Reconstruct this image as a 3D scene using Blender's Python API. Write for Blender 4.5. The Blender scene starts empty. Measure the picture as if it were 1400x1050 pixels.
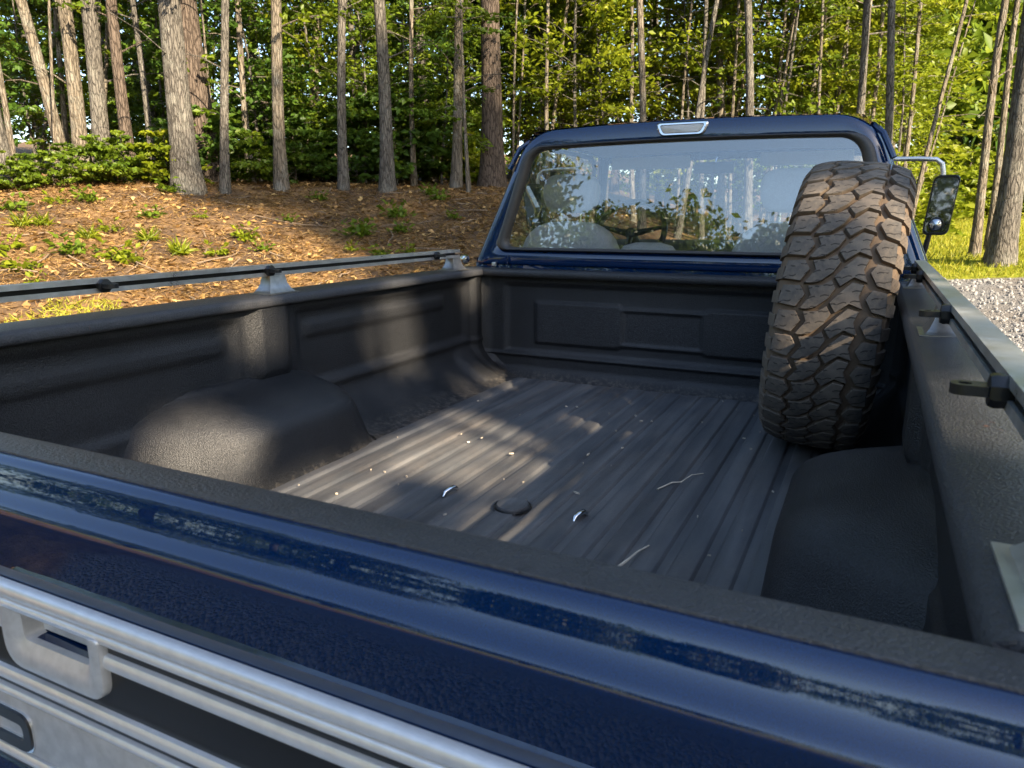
import bpy, bmesh, math, random
import numpy as np
from mathutils import Vector, Matrix, noise as mnoise
R = math.radians
random.seed(7); rng = np.random.default_rng(11)
SC = bpy.context.scene; COL = SC.collection

# ------------------------------------------------------------------ camera, sky, sun, exposure
ZB = 0.92                       # height of the truck bed floor above the drive
XC = -0.7556                    # truck centre line
CAMZ = ZB + 0.7225
YAW, PITCH, FPX = 0.458, -0.2282, 989.5
cam_d = bpy.data.cameras.new('camera'); cam = bpy.data.objects.new('camera', cam_d); COL.objects.link(cam)
cam.location = (0, 0, CAMZ); cam.rotation_euler = (math.pi/2 + PITCH, 0, YAW)
cam_d.sensor_width = 36; cam_d.lens = 36*FPX/1400; cam_d.clip_start = 0.02; cam_d.clip_end = 600
cam_d.dof.use_dof = True; cam_d.dof.focus_distance = 2.2; cam_d.dof.aperture_fstop = 11.0
SC.camera = cam
SUN_AZ, SUN_EL = R(118), R(29)  # azimuth clockwise from +Y
SDIR = Vector((math.sin(SUN_AZ)*math.cos(SUN_EL), math.cos(SUN_AZ)*math.cos(SUN_EL), math.sin(SUN_EL)))
W = bpy.data.worlds.new('World'); SC.world = W; W.use_nodes = True
wn = W.node_tree.nodes; wl = W.node_tree.links
sky = wn.new('ShaderNodeTexSky'); sky.sky_type = 'NISHITA'; sky.sun_disc = False
sky.sun_elevation = SUN_EL; sky.sun_rotation = SUN_AZ; sky.air_density = 1.0; sky.dust_density = 1.2
wl.new(sky.outputs[0], wn['Background'].inputs[0]); wn['Background'].inputs[1].default_value = 0.10
sd = bpy.data.lights.new('sun', 'SUN'); sd.energy = 5.0; sd.angle = R(0.53); sd.color = (1.0, 0.83, 0.60)
so = bpy.data.objects.new('sun', sd); COL.objects.link(so); so.location = (20, -12, 16)
so.rotation_euler = SDIR.to_track_quat('Z', 'Y').to_euler()
SC.view_settings.view_transform = 'Standard'; SC.view_settings.look = 'None'
SC.view_settings.exposure = 2.1; SC.view_settings.gamma = 1.0; SC.view_settings.use_curve_mapping = False
SC.render.engine = 'CYCLES'; SC.cycles.use_denoising = True
SC.cycles.max_bounces = 8; SC.cycles.transparent_max_bounces = 12; SC.cycles.caustics_reflective = False; SC.cycles.caustics_refractive = False

CM = cam.rotation_euler.to_matrix()
def ray(px, py):                # direction of a pixel of the 1400 x 1050 photograph
    return (CM @ Vector(((px-700)/FPX, -(py-525)/FPX, -1))).normalized()

# ------------------------------------------------------------------ material helpers
class NT:
    def __init__(s, name):
        s.m = bpy.data.materials.new(name); s.m.use_nodes = True
        s.t = s.m.node_tree; s.n = s.t.nodes; s.l = s.t.links; s.n.clear()
        s.out = s.n.new('ShaderNodeOutputMaterial')
    def node(s, t, ins=None, **kw):
        nd = s.n.new(t)
        for k, v in kw.items(): setattr(nd, k, v)
        for k, v in (ins or {}).items():
            if isinstance(v, bpy.types.NodeSocket): s.l.new(v, nd.inputs[k])
            elif v is not None: nd.inputs[k].default_value = v
        return nd
    def coord(s, kind='Object', scale=None, loc=None):
        c = s.node('ShaderNodeTexCoord').outputs[kind]
        if scale or loc:
            c = s.node('ShaderNodeMapping', {0: c, 1: loc or (0,0,0), 3: scale or (1,1,1)}).outputs[0]
        return c
    def noise(s, vec, scale, detail=4, rough=.55, dist=0):
        return s.node('ShaderNodeTexNoise', {'Vector': vec, 'Scale': scale, 'Detail': detail, 'Roughness': rough, 'Distortion': dist}).outputs[0]
    def ramp(s, fac, stops):
        r = s.node('ShaderNodeValToRGB', {0: fac}); e = r.color_ramp.elements
        while len(e) < len(stops): e.new(0.5)
        for el, (p, c) in zip(e, stops):
            el.position = p; el.color = (c if isinstance(c, tuple) else (c, c, c)) + (1,) if not (isinstance(c, tuple) and len(c) == 4) else c
        return r.outputs[0]
    def mix(s, fac, a, b):
        def c4(v): return v if isinstance(v, bpy.types.NodeSocket) else tuple(v)+(1,) if len(v) == 3 else v
        return s.node('ShaderNodeMix', {0: fac, 6: c4(a), 7: c4(b)}, data_type='RGBA').outputs[2]
    def math(s, op, a, b=None, c=None):
        return s.node('ShaderNodeMath', {0: a, 1: b, 2: c}, operation=op).outputs[0]
    def bump(s, h, strength=.5, dist=.01, nrm=None):
        return s.node('ShaderNodeBump', {'Height': h, 'Strength': strength, 'Distance': dist, 'Normal': nrm}).outputs[0]
    def attr(s, name, out=2): return s.node('ShaderNodeAttribute', attribute_name=name).outputs[out]
    def bsdf(s, col, rough=.5, metal=0., nrm=None, spec=.5, coat=0., coatr=.03, ior=1.5, extra=None):
        c = col if isinstance(col, bpy.types.NodeSocket) else tuple(col)+(1,)
        b = s.node('ShaderNodeBsdfPrincipled', {'Base Color': c, 'Roughness': rough, 'Metallic': metal, 'Normal': nrm,
            'Specular IOR Level': spec, 'Coat Weight': coat, 'Coat Roughness': coatr, 'IOR': ior})
        for k, v in (extra or {}).items(): b.inputs[k].default_value = v
        s.l.new(b.outputs[0], s.out.inputs[0]); return b

def simple(name, col, rough=.5, metal=0., nscale=0, nstr=.1, ndist=.002, var=.15, coat=0., spec=.5):
    t = NT(name); c = t.coord()
    n = t.noise(c, nscale or 12, 5)
    lo = tuple(max(0, v*(1-var)) for v in col); hi = tuple(v*(1+var) for v in col)
    cc = t.ramp(n, [(.3, lo), (.7, hi)])
    rr = t.ramp(t.noise(c, 7, 5), [(.3, max(.02, rough*.85)), (.7, min(1, rough*1.15))])
    t.bsdf(cc, rr, metal, t.bump(n, nstr, ndist) if nscale else None, spec, coat); return t.m

MAT = {}
def mat_paint():
    t = NT('blue_paint'); c = t.coord()
    fl = t.noise(c, 900, 1); col = t.mix(fl, (.0006, .0088, .038), (.0013, .0220, .088))
    wav = t.noise(c, 3.2, 2); orange = t.noise(c, 140, 2)
    n = t.bump(t.math('ADD', t.math('MULTIPLY', wav, 1.0), t.math('MULTIPLY', orange, .003)), .03, .012)
    smudge = t.ramp(t.noise(c, 9, 6, .65), [(.5, .008), (.85, .035)])
    b = t.bsdf(col, .55, 0, n, .0, 1.0, .03, extra={'Coat IOR': 1.75}); t.l.new(n, b.inputs['Coat Normal']); t.l.new(smudge, b.inputs['Coat Roughness'])
    return t.m
MAT['paint'] = mat_paint()
def mat_liner(floor=False, worn_skylit=False):
    t = NT('bed_liner' + ('_floor' if floor else '_worn_skylit' if worn_skylit else '')); c = t.coord()
    grit = t.noise(c, 300, 2.5, .65); big = t.noise(c, 4, 5, .6)
    base = t.mix(t.ramp(grit, [(.42, 0), (.60, 1)]), t.ramp(big, [(.3, (.006, .0063, .0072)), (.7, (.010, .0105, .0118))]), t.ramp(big, [(.3, (.019, .020, .0225)), (.7, (.034, .035, .038))]))
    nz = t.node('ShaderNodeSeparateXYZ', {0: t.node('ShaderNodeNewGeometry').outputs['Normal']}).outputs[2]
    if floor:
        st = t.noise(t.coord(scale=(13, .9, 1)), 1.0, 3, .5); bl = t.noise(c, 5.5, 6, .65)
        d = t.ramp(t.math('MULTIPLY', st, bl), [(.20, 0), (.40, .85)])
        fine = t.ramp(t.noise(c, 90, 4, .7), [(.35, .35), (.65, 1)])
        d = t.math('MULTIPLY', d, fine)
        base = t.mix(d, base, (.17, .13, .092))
        pale = t.ramp(t.noise(t.coord(scale=(22, 2.2, 1)), 1.6, 5, .7), [(.60, 0), (.75, .35)])
        base = t.mix(pale, base, (.11, .115, .125))
        speck = t.ramp(t.node('ShaderNodeTexVoronoi', {'Vector': c, 'Scale': 55}).outputs[0], [(.03, 1), (.06, 0)])
        speck = t.math('MULTIPLY', speck, t.ramp(t.noise(c, 9, 2), [(.58, 0), (.66, 1)]))
        base = t.mix(speck, base, (.55, .52, .47))
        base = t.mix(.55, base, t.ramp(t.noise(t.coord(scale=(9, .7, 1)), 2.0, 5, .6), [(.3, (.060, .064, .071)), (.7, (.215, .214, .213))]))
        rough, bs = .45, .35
    else:
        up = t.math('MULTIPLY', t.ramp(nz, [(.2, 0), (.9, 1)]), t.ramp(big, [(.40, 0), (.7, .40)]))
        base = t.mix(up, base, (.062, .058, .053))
        z = t.node('ShaderNodeSeparateXYZ', {0: c}).outputs[2]
        low = t.math('MULTIPLY', t.ramp(z, [(.905/2, 1), (1.02/2, 0)]) if False else t.node('ShaderNodeMapRange', {0: z, 1: .955, 2: .92, 3: 0, 4: 1}).outputs[0],
                     t.ramp(t.noise(c, 60, 5, .75), [(.48, 0), (.62, 1)]))
        base = t.mix(t.math('MULTIPLY', low, .5), base, (.22, .19, .155))
        sp = t.ramp(t.node('ShaderNodeTexVoronoi', {'Vector': c, 'Scale': 38}).outputs[0], [(.025, 1), (.05, 0)])
        sp = t.math('MULTIPLY', sp, t.ramp(t.noise(c, 6, 2), [(.6, 0), (.68, .8)]))
        base = t.mix(sp, base, (.5, .48, .45))
        if worn_skylit:
            base = t.mix(.55, base, t.ramp(t.noise(c, 30, 5, .7), [(.3, (.055, .058, .066)), (.7, (.085, .087, .094))]))  # paler tone painted in for sky light on the upward faces
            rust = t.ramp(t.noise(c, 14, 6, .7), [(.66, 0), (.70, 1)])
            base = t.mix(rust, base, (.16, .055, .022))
        rough, bs = .38, 1.0
    n = t.bump(grit, bs, .0027)
    t.bsdf(base, rough, 0, n, .45); return t.m
MAT['liner'] = mat_liner(); MAT['floor'] = mat_liner(True); MAT['liner_worn_skylit'] = mat_liner(worn_skylit=True)
def mat_metal(name, col, rough, metal=1., streak=True):
    t = NT(name); c = t.coord()
    a = t.noise(t.coord(scale=(1, 1, 1)), 30, 6, .7); b = t.noise(c, 5, 4)
    cc = t.mix(t.ramp(a, [(.35, 0), (.75, 1)]), tuple(v*.80 for v in col), col)
    rr = t.ramp(t.math('MULTIPLY', a, b), [(.1, rough*.7), (.45, min(1, rough*1.5))])
    t.bsdf(cc, rr, metal, t.bump(a, .12, .001)); return t.m
MAT['alu'] = mat_metal('weathered_aluminium', (.74, .73, .70), .34, .8)
MAT['chrome'] = mat_metal('old_chrome', (.80, .80, .80), .12)
MAT['trim'] = simple('trim_aluminium', (.74, .74, .74), .33, .45, 70, .05, .001, .06)
MAT['silver'] = simple('silver_panel', (.46, .46, .46), .45, .3, 60, .05)
MAT['black'] = simple('black_plastic', (.014, .014, .014), .38, 0, 90, .1, .001)
MAT['cast'] = simple('pale_cast_metal', (.56, .56, .56), .36, .35, 80, .06, .001, .12)
MAT['bracket'] = simple('bracket_metal', (.36, .345, .32), .38, .85, 60, .1, .001, .15)
MAT['matteblack'] = simple('matte_black_panel', (.011, .011, .011), .33, 0, 0)
MAT['gasket'] = simple('rubber_gasket', (.040, .037, .034), .48, 0, 120, .1, .001)
MAT['seat'] = simple('grey_seat_cloth', (.50, .50, .51), .9, 0, 300, .3, .002)
MAT['headliner'] = simple('headliner', (.55, .56, .58), .9, 0, 150, .2, .001)
MAT['dash'] = simple('dark_dash', (.03, .032, .036), .6, 0, 150, .1, .001)
MAT['mirror'] = simple('mirror_glass', (.55, .56, .57), .02, 1.0, 0, var=.02)
MAT['white'] = simple('white_lens', (.50, .49, .46), .22, 0, 40, .2, .002, .1)
MAT['wheel_rubber'] = simple('wheel_rubber', (.022, .021, .020), .7, 0, 60, .3, .002)
def mat_glass(name, tint, r0):
    t = NT(name)
    f = t.node('ShaderNodeLayerWeight', {0: .5}).outputs[1]
    sch = t.math('ADD', t.math('MULTIPLY', t.math('POWER', f, 5.0), 1-r0), r0)
    dirt = t.ramp(t.noise(t.coord(), 25, 6, .7), [(.4, .003), (.75, .022)])
    n = t.bump(t.noise(t.coord(), 2.0, 2), .05, .01)
    g = t.node('ShaderNodeBsdfGlossy', {'Roughness': .012, 'Normal': n}); tr = t.node('ShaderNodeBsdfTransparent', {0: tint+(1,)})
    m = t.node('ShaderNodeMixShader', {0: sch, 1: tr.outputs[0], 2: g.outputs[0]})
    d = t.node('ShaderNodeBsdfDiffuse', {0: (.5, .49, .46, 1)})
    m2 = t.node('ShaderNodeMixShader', {0: dirt, 1: m.outputs[0], 2: d.outputs[0]})
    t.l.new(m2.outputs[0], t.out.inputs[0]); return t.m
MAT['glass'] = mat_glass('window_glass', (.93, .95, .95), .15)
def mat_tyre():
    t = NT('tyre_tread'); c = t.coord(); uvc = t.coord('UV')
    n1 = t.noise(c, 9, 6, .65); n2 = t.noise(c, 70, 5, .7); n3 = t.noise(c, 26, 4)
    dust = t.ramp(t.math('ADD', t.math('MULTIPLY', n1, .75), t.math('MULTIPLY', n2, .35)), [(.41, 0), (.70, 1)])
    col = t.mix(dust, (.062, .059, .056), (.190, .155, .120))
    gv = t.attr('groove'); col = t.mix(t.math('MULTIPLY', gv, .8), col, (.165, .110, .068))
    # sipes: thin zigzag lines bumped into the blocks, their depth shade painted dark
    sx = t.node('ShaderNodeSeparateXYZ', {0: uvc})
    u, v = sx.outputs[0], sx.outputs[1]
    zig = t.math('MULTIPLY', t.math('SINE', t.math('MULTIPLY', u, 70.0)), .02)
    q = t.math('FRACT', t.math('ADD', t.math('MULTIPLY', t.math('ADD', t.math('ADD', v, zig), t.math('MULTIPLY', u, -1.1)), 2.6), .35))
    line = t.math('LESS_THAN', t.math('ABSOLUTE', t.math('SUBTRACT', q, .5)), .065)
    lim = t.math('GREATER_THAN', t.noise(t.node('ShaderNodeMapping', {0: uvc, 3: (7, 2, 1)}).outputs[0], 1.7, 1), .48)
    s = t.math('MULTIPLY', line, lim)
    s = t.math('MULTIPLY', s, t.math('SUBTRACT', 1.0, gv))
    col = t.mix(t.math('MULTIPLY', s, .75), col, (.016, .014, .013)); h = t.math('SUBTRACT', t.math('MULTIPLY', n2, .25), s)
    t.bsdf(col, .78, 0, t.bump(h, .9, .004), .3); return t.m
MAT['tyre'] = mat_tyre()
def mat_bark(name, a, b, scale, lichen=0.0):
    t = NT(name); c0 = t.coord(); c = t.coord(scale=(1, 1, .16)); wn_ = t.node('ShaderNodeTexNoise', {'Vector': c, 'Scale': scale*.8, 'Detail': 4.0}).outputs[1]; c = t.node('ShaderNodeVectorMath', {0: c, 1: t.node('ShaderNodeVectorMath', {0: wn_, 1: (.05, .05, .02)}, operation='MULTIPLY').outputs[0]}, operation='ADD').outputs[0]
    v = t.node('ShaderNodeTexVoronoi', {'Vector': c, 'Scale': scale, 'Randomness': 1}, feature='DISTANCE_TO_EDGE').outputs[0]
    n = t.noise(c, scale*2.2, 6, .65); crack = t.ramp(v, [(.0, 0), (.16, 1)])
    col = t.mix(n, a, b); col = t.mix(crack, tuple(x*.62 for x in a), col)
    if lichen:
        col = t.mix(t.math('MULTIPLY', t.ramp(t.noise(c0, 2.6, 5, .7), [(.5, 0), (.6, 1)]), lichen), col, (.25, .245, .21))
    h = t.math('ADD', t.math('MULTIPLY', crack, .7), n)
    t.bsdf(col, .9, 0, t.bump(h, .9, .03), .2); return t.m
MAT['bark_pine'] = mat_bark('pine_bark', (.070, .052, .040), (.155, .122, .098), 26)
MAT['bark_grey'] = mat_bark('grey_bark', (.085, .077, .066), (.185, .168, .145), 30, .35)
MAT['bark_tan'] = mat_bark('tan_bark', (.12, .100, .075), (.235, .200, .155), 26, .5)
def mat_leaf(name, c0, c1, c2, trans=.45):
    t = NT(name); r = t.attr('rnd')
    col = t.ramp(r, [(0, c0), (.5, c1), (1, c2)])
    d = t.node('ShaderNodeBsdfPrincipled', {'Base Color': col, 'Roughness': .45, 'Specular IOR Level': .35})
    tc = t.mix(.5, col, (.16, .20, .02)); tl = t.node('ShaderNodeBsdfTranslucent', {0: tc})
    m = t.node('ShaderNodeMixShader', {0: trans, 1: d.outputs[0], 2: tl.outputs[0]})
    t.l.new(m.outputs[0], t.out.inputs[0]); return t.m
MAT['leaf_deep'] = mat_leaf('leaf_deep_green', (.036, .080, .012), (.064, .130, .016), (.110, .185, .020))
MAT['leaf_mid'] = mat_leaf('leaf_mid_green', (.070, .125, .010), (.125, .190, .013), (.200, .255, .018), .5)
MAT['leaf_gold'] = mat_leaf('leaf_yellow_green', (.125, .180, .009), (.215, .260, .012), (.320, .335, .020), .55)
MAT['needle'] = mat_leaf('pine_needles', (.022, .050, .014), (.040, .080, .020), (.070, .115, .025), .3)
MAT['straw'] = mat_leaf('pine_straw', (.14, .078, .032), (.32, .185, .068), (.54, .38, .16), .1)
MAT['grass'] = mat_leaf('lawn_grass', (.19, .23, .012), (.29, .30, .018), (.42, .37, .05), .4)
def mat_ground():
    t = NT('ground_cover'); c = t.coord()
    n1 = t.noise(c, 1.1, 6, .6); n2 = t.noise(c, 14, 6, .7); n3 = t.noise(c, 55, 5, .7)
    straw = t.ramp(n2, [(.25, (.060, .038, .022)), (.48, (.175, .104, .048)), (.72, (.34, .215, .095))])
    soil = t.ramp(n2, [(.3, (.036, .025, .017)), (.7, (.140, .090, .055))])
    straw = t.mix(t.ramp(n1, [(.42, 0), (.58, 1)]), straw, soil)
    vor = t.node('ShaderNodeTexVoronoi', {'Vector': c, 'Scale': 70})
    vd, vc = vor.outputs[0], vor.outputs[1]
    gcol = t.mix(t.node('ShaderNodeSeparateColor', {0: vc}).outputs[0], (.14, .14, .14), (.26, .255, .25))
    gcol = t.mix(t.ramp(t.noise(c, .9, 5), [(.45, .0), (.65, .55)]), gcol, (.17, .135, .10))
    lawn = t.ramp(n2, [(.25, (.16, .19, .012)), (.55, (.27, .28, .018)), (.8, (.38, .33, .06))])
    lawn = t.mix(t.ramp(t.noise(c, .35, 4), [(.56, 0), (.68, .75)]), lawn, (.30, .21, .10))
    wob = t.math('MULTIPLY', t.math('SUBTRACT', t.noise(c, 1.6, 5, .65), .5), .9)
    g = t.ramp(t.math('ADD', t.attr('gravel'), wob), [(.42, 0), (.58, 1)])
    w = t.ramp(t.math('ADD', t.attr('lawn'), wob), [(.42, 0), (.58, 1)])
    col = t.mix(w, straw, lawn); col = t.mix(g, col, gcol)
    h = t.math('ADD', t.math('MULTIPLY', n3, .6), t.math('MULTIPLY', t.math('MULTIPLY', vd, g), .7))
    t.bsdf(col, .92, 0, t.bump(h, .9, .04), .2); return t.m
MAT['ground'] = mat_ground()
MAT['stone'] = simple('gravel_stone', (.22, .215, .21), .85, 0, 30, .3, .004, .5)
MAT['twig'] = simple('dry_twig', (.17, .125, .085), .85, 0, 40, .3, .003, .4)
MAT['twig_pale'] = simple('pale_dry_twig', (.55, .47, .36), .85, 0, 40, .3, .003, .3)

# ------------------------------------------------------------------ geometry helpers
def link(o, parent=None):
    COL.objects.link(o)
    if parent is not None: o.parent = parent
    return o
def mesh(name, vs, fs, mat, parent=None, smooth=True, uv=None, auto=None):
    me = bpy.data.meshes.new(name); me.from_pydata([tuple(v) for v in vs], [], fs); me.validate()
    bm = bmesh.new(); bm.from_mesh(me); bmesh.ops.recalc_face_normals(bm, faces=bm.faces); bm.to_mesh(me); bm.free()
    if mat: me.materials.append(MAT[mat] if isinstance(mat, str) else mat)
    if smooth:
        me.polygons.foreach_set('use_smooth', [True]*len(me.polygons))
        me.set_sharp_from_angle(angle=R(auto or 38))
    o = bpy.data.objects.new(name, me); return link(o, parent)
class MB:                        # collects shapes, builds ONE mesh
    def __init__(s): s.v = []; s.f = []
    def add(s, vs, fs):
        k = len(s.v); s.v += [tuple(v) for v in vs]; s.f += [tuple(i+k for i in f) for f in fs]; return s
    def box(s, lo, hi, bev=0):
        bm = bmesh.new(); bmesh.ops.create_cube(bm, size=1)
        for v in bm.verts: v.co = Vector([(lo[i]+hi[i])/2 + v.co[i]*(hi[i]-lo[i]) for i in range(3)])
        if bev: bmesh.ops.bevel(bm, geom=bm.edges[:], offset=bev, segments=2, affect='EDGES', profile=.6)
        bm.verts.index_update(); s.add([v.co.copy() for v in bm.verts], [[v.index for v in f.verts] for f in bm.faces]); bm.free(); return s
    def tube(s, pts, rad, n=10, cap=True):
        pts = [Vector(p) for p in pts]; rad = rad if hasattr(rad, '__len__') else [rad]*len(pts)
        t0 = (pts[1]-pts[0]).normalized(); up = Vector((0, 0, 1)) if abs(t0.z) < .9 else Vector((1, 0, 0))
        nx = t0.cross(up).normalized(); vs = []; fs = []
        for i, p in enumerate(pts):
            t = (pts[min(i+1, len(pts)-1)]-pts[max(i-1, 0)]).normalized()
            nx = (nx - t*nx.dot(t)).normalized(); ny = t.cross(nx)
            vs += [p + (nx*math.cos(a)+ny*math.sin(a))*rad[i] for a in [2*math.pi*k/n for k in range(n)]]
        for i in range(len(pts)-1):
            for k in range(n): fs.append((i*n+k, i*n+(k+1) % n, (i+1)*n+(k+1) % n, (i+1)*n+k))
        if cap: fs += [tuple(range(n))[::-1], tuple((len(pts)-1)*n+k for k in range(n))]
        return s.add(vs, fs)
    def loft(s, rings, closed=True, cap=True):
        n = len(rings[0]); vs = [v for r_ in rings for v in r_]; fs = []
        for i in range(len(rings)-1):
            for k in range(n if closed else n-1):
                fs.append((i*n+k, i*n+(k+1) % n, (i+1)*n+(k+1) % n, (i+1)*n+k))
        if cap and closed: fs += [tuple(range(n))[::-1], tuple((len(rings)-1)*n+k for k in range(n))]
        return s.add(vs, fs)
    def lathe(s, prof, n=48, axis='x', c=(0, 0, 0)):      # prof: (axial, radius)
        rings = []
        for a, r_ in prof:
            ring = []
            for k in range(n):
                t = 2*math.pi*k/n; p = (a, r_*math.cos(t), r_*math.sin(t)) if axis == 'x' else (r_*math.cos(t), r_*math.sin(t), a) if axis == 'z' else (r_*math.cos(t), a, r_*math.sin(t))
                ring.append((p[0]+c[0], p[1]+c[1], p[2]+c[2]))
            rings.append(ring)
        return s.loft(rings, True, False)
    def prism(s, poly, d, place):                          # closed outline (2D) -> thickness d along place's third axis
        a = [place(x, y, 0) for x, y in poly]; b = [place(x, y, d) for x, y in poly]; return s.loft([a, b])
    def build(s, name, mat, parent=None, smooth=True, auto=None): return mesh(name, s.v, s.f, mat, parent, smooth, auto=auto)
def rpoly(pts, rad, n=6):        # rounded polygon, fixed number of points for each corner
    out = []; m = len(pts); rad = rad if hasattr(rad, '__len__') else [rad]*m
    for i in range(m):
        p = Vector(pts[i]); a = (Vector(pts[i-1])-p); b = (Vector(pts[(i+1) % m])-p)
        r_ = min(rad[i], a.length*.49, b.length*.49); A = p+a.normalized()*r_; B = p+b.normalized()*r_
        for k in range(n):
            t = k/(n-1); out.append(tuple((1-t)**2*A + 2*t*(1-t)*p + t*t*B))
    return out
def sm(a, b, x):
    t = min(1, max(0, (x-a)/(b-a))); return t*t*(3-2*t)
def tag(o, label=None, cat=None, group=None, kind=None):
    if label: o['label'] = label
    if cat: o['category'] = cat
    if group: o['group'] = group
    if kind: o['kind'] = kind
    return o
def empty(name, loc=(0, 0, 0)):
    o = bpy.data.objects.new(name, None); o.empty_display_size = .2; o.location = loc; COL.objects.link(o); return o
def leaf_mesh(name, P, size, mat, up=.6, asp=.55, rnd=None, parent=None, dirs=None, fold=.25):
    """kite-shaped leaves at the points P"""
    P = np.asarray(P, float); N = len(P); size = np.broadcast_to(np.asarray(size, float), (N,))
    nrm = rng.normal(size=(N, 3)); nrm[:, 2] = np.abs(nrm[:, 2])*.6+up; nrm /= np.linalg.norm(nrm, axis=1)[:, None]
    d = rng.normal(size=(N, 3)) if dirs is None else dirs + rng.normal(size=(N, 3))*.25
    d -= nrm*(d*nrm).sum(1)[:, None]; d /= np.linalg.norm(d, axis=1)[:, None]+1e-9
    e = np.cross(nrm, d); s = size[:, None]
    V = np.stack([P-d*s*.5, P+e*s*asp*.5+nrm*s*fold*asp*.5+d*s*.02, P+d*s*.55-nrm*s*.10, P-e*s*asp*.5+nrm*s*fold*asp*.5+d*s*.02], 1).reshape(-1, 3)
    me = bpy.data.meshes.new(name); me.vertices.add(4*N); me.vertices.foreach_set('co', V.ravel())
    tri = (np.arange(N)*4)[:, None] + np.array([0, 1, 2, 0, 2, 3]); 
    me.loops.add(6*N); me.loops.foreach_set('vertex_index', tri.ravel().astype(np.int32))
    me.polygons.add(2*N); me.polygons.foreach_set('loop_start', np.arange(2*N, dtype=np.int32)*3)
    me.update(calc_edges=True)
    at = me.attributes.new('rnd', 'FLOAT', 'POINT')
    rv = np.clip(rng.normal(.45, .22, N) if rnd is None else rnd, 0, 1); at.data.foreach_set('value', np.repeat(rv, 4).astype(np.float32))
    me.materials.append(MAT[mat]); return me

# ------------------------------------------------------------------ terrain
def ground_z(x, y):
    dx = x-XC; dy = y-1.5; r_ = math.hypot(dx, dy); az = math.atan2(dx, dy)
    L = 1-sm(-.50, -.12, az) if az > -2.6 else 1
    back = 1-sm(1.75, 2.5, abs(az))
    s = .125+(.262-.125)*L; rr = max(0, r_-3.6); k = 8.0
    e = rr if rr < k else k+(rr-k)*(.30+.02*L)
    z = s*e*back*min(1, rr/2.5) + .05*sm(2, 8, r_)*mnoise.noise((x*.35, y*.35, 0))*2
    return max(z, -1)
def gmask(x, y):
    # drive: runs along the truck's right side and bends away in front; everything behind the truck too
    edge_l = -2.6; edge_f = 11.4 + .15*(x-1)
    g = min(sm(edge_l-.5, edge_l+.5, x) if y < 4.5 else sm(edge_l-.5, edge_l+.5, x - max(0, (y-4.5)*.42)), 1-sm(edge_f-.4, edge_f+.4, y))
    if y < -9: g *= 1-sm(-9, -13, y) if y > -13 else 0
    az = math.atan2(x, max(y, .01))
    w = sm(-.12, -.02, az) if y > 2 else (1 if y < -8 else sm(6, 8, x))
    return g, w
def hit(px, py, tmax=19):        # where a line of sight meets the terrain
    d = ray(px, py); o = Vector((0, 0, CAMZ)); t = 3.0
    while t < tmax:
        p = o+d*t
        if p.z < ground_z(p.x, p.y): return p
        t += .05
    d2 = ray(px, 280); k = random.uniform(14.5, 17)/math.hypot(d2.x, d2.y); return Vector((d2.x*k, d2.y*k, ground_z(d2.x*k, d2.y*k)))
def make_ground():
    xs = np.concatenate([np.linspace(-130, -22, 20)[:-1], np.linspace(-22, 14, 150), np.linspace(14, 130, 24)[1:]])
    ys = np.concatenate([np.linspace(-110, -14, 18)[:-1], np.linspace(-14, 3, 40)[:-1], np.linspace(3, 30, 130), np.linspace(30, 170, 28)[1:]])
    vs = [(x, y, ground_z(x, y)) for y in ys for x in xs]; nx = len(xs)
    fs = [(j*nx+i, j*nx+i+1, (j+1)*nx+i+1, (j+1)*nx+i) for j in range(len(ys)-1) for i in range(nx-1)]
    o = mesh('ground', vs, fs, 'ground'); tag(o, kind='structure')
    gm = np.array([gmask(v[0], v[1]) for v in vs])
    for k, n in enumerate(('gravel', 'lawn')):
        a = o.data.attributes.new(n, 'FLOAT', 'POINT'); a.data.foreach_set('value', gm[:, k].astype(np.float32))
make_ground()

# ------------------------------------------------------------------ the truck
Y0 = 2.6
truck = empty('pickup_truck', (XC, Y0, 0))
tag(truck, 'dark blue pickup truck with black lined cargo bed and side rails', 'pickup truck')
def TP(mb, name, mat, parent=truck, auto=None, **k):      # a part given in bed coordinates (x from centre line, y from camera, z from bed floor)
    mb.v = [(x, y-Y0, z+ZB) for x, y, z in mb.v]
    return mb.build(name, mat, parent, auto=auto)
def sheet(fn, us, vs):
    n = len(vs); P = [fn(u, v) for u in us for v in vs]
    F = [(i*n+j, i*n+j+1, (i+1)*n+j+1, (i+1)*n+j) for i in range(len(us)-1) for j in range(n-1)]
    return MB().add(P, F)
lin = lambda a, b, n: [a+(b-a)*i/(n-1) for i in range(n)]

# bed floor: pressed ribs along the bed
def floor_prof():
    xs = []; per = .0775; n = 8; pr = [(-.70, 0), (-.668, 0)]
    for k in range(-n, n+1):
        c = k*per
        pr += [(c-.0290, .003), (c-.0235, .0095), (c-.021, .0105), (c+.021, .0105), (c+.0235, .0095), (c+.0290, .003)]
    return pr + [(.668, 0), (.70, 0)]
FP = floor_prof()
def floor_fn(i, y):
    x, z = FP[i]; f = sm(2.945, 2.90, y) if False else 1-sm(2.885, 2.925, y)
    return (x, y, z*f - .003*(1-f))
bf = TP(sheet(floor_fn, range(len(FP)), [.44, .6, 1.0, 1.5, 2.0, 2.5, 2.87, 2.885, 2.895, 2.905, 2.915, 2.925, 2.96, 3.0]), 'bed_floor', 'floor', auto=30)
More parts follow.
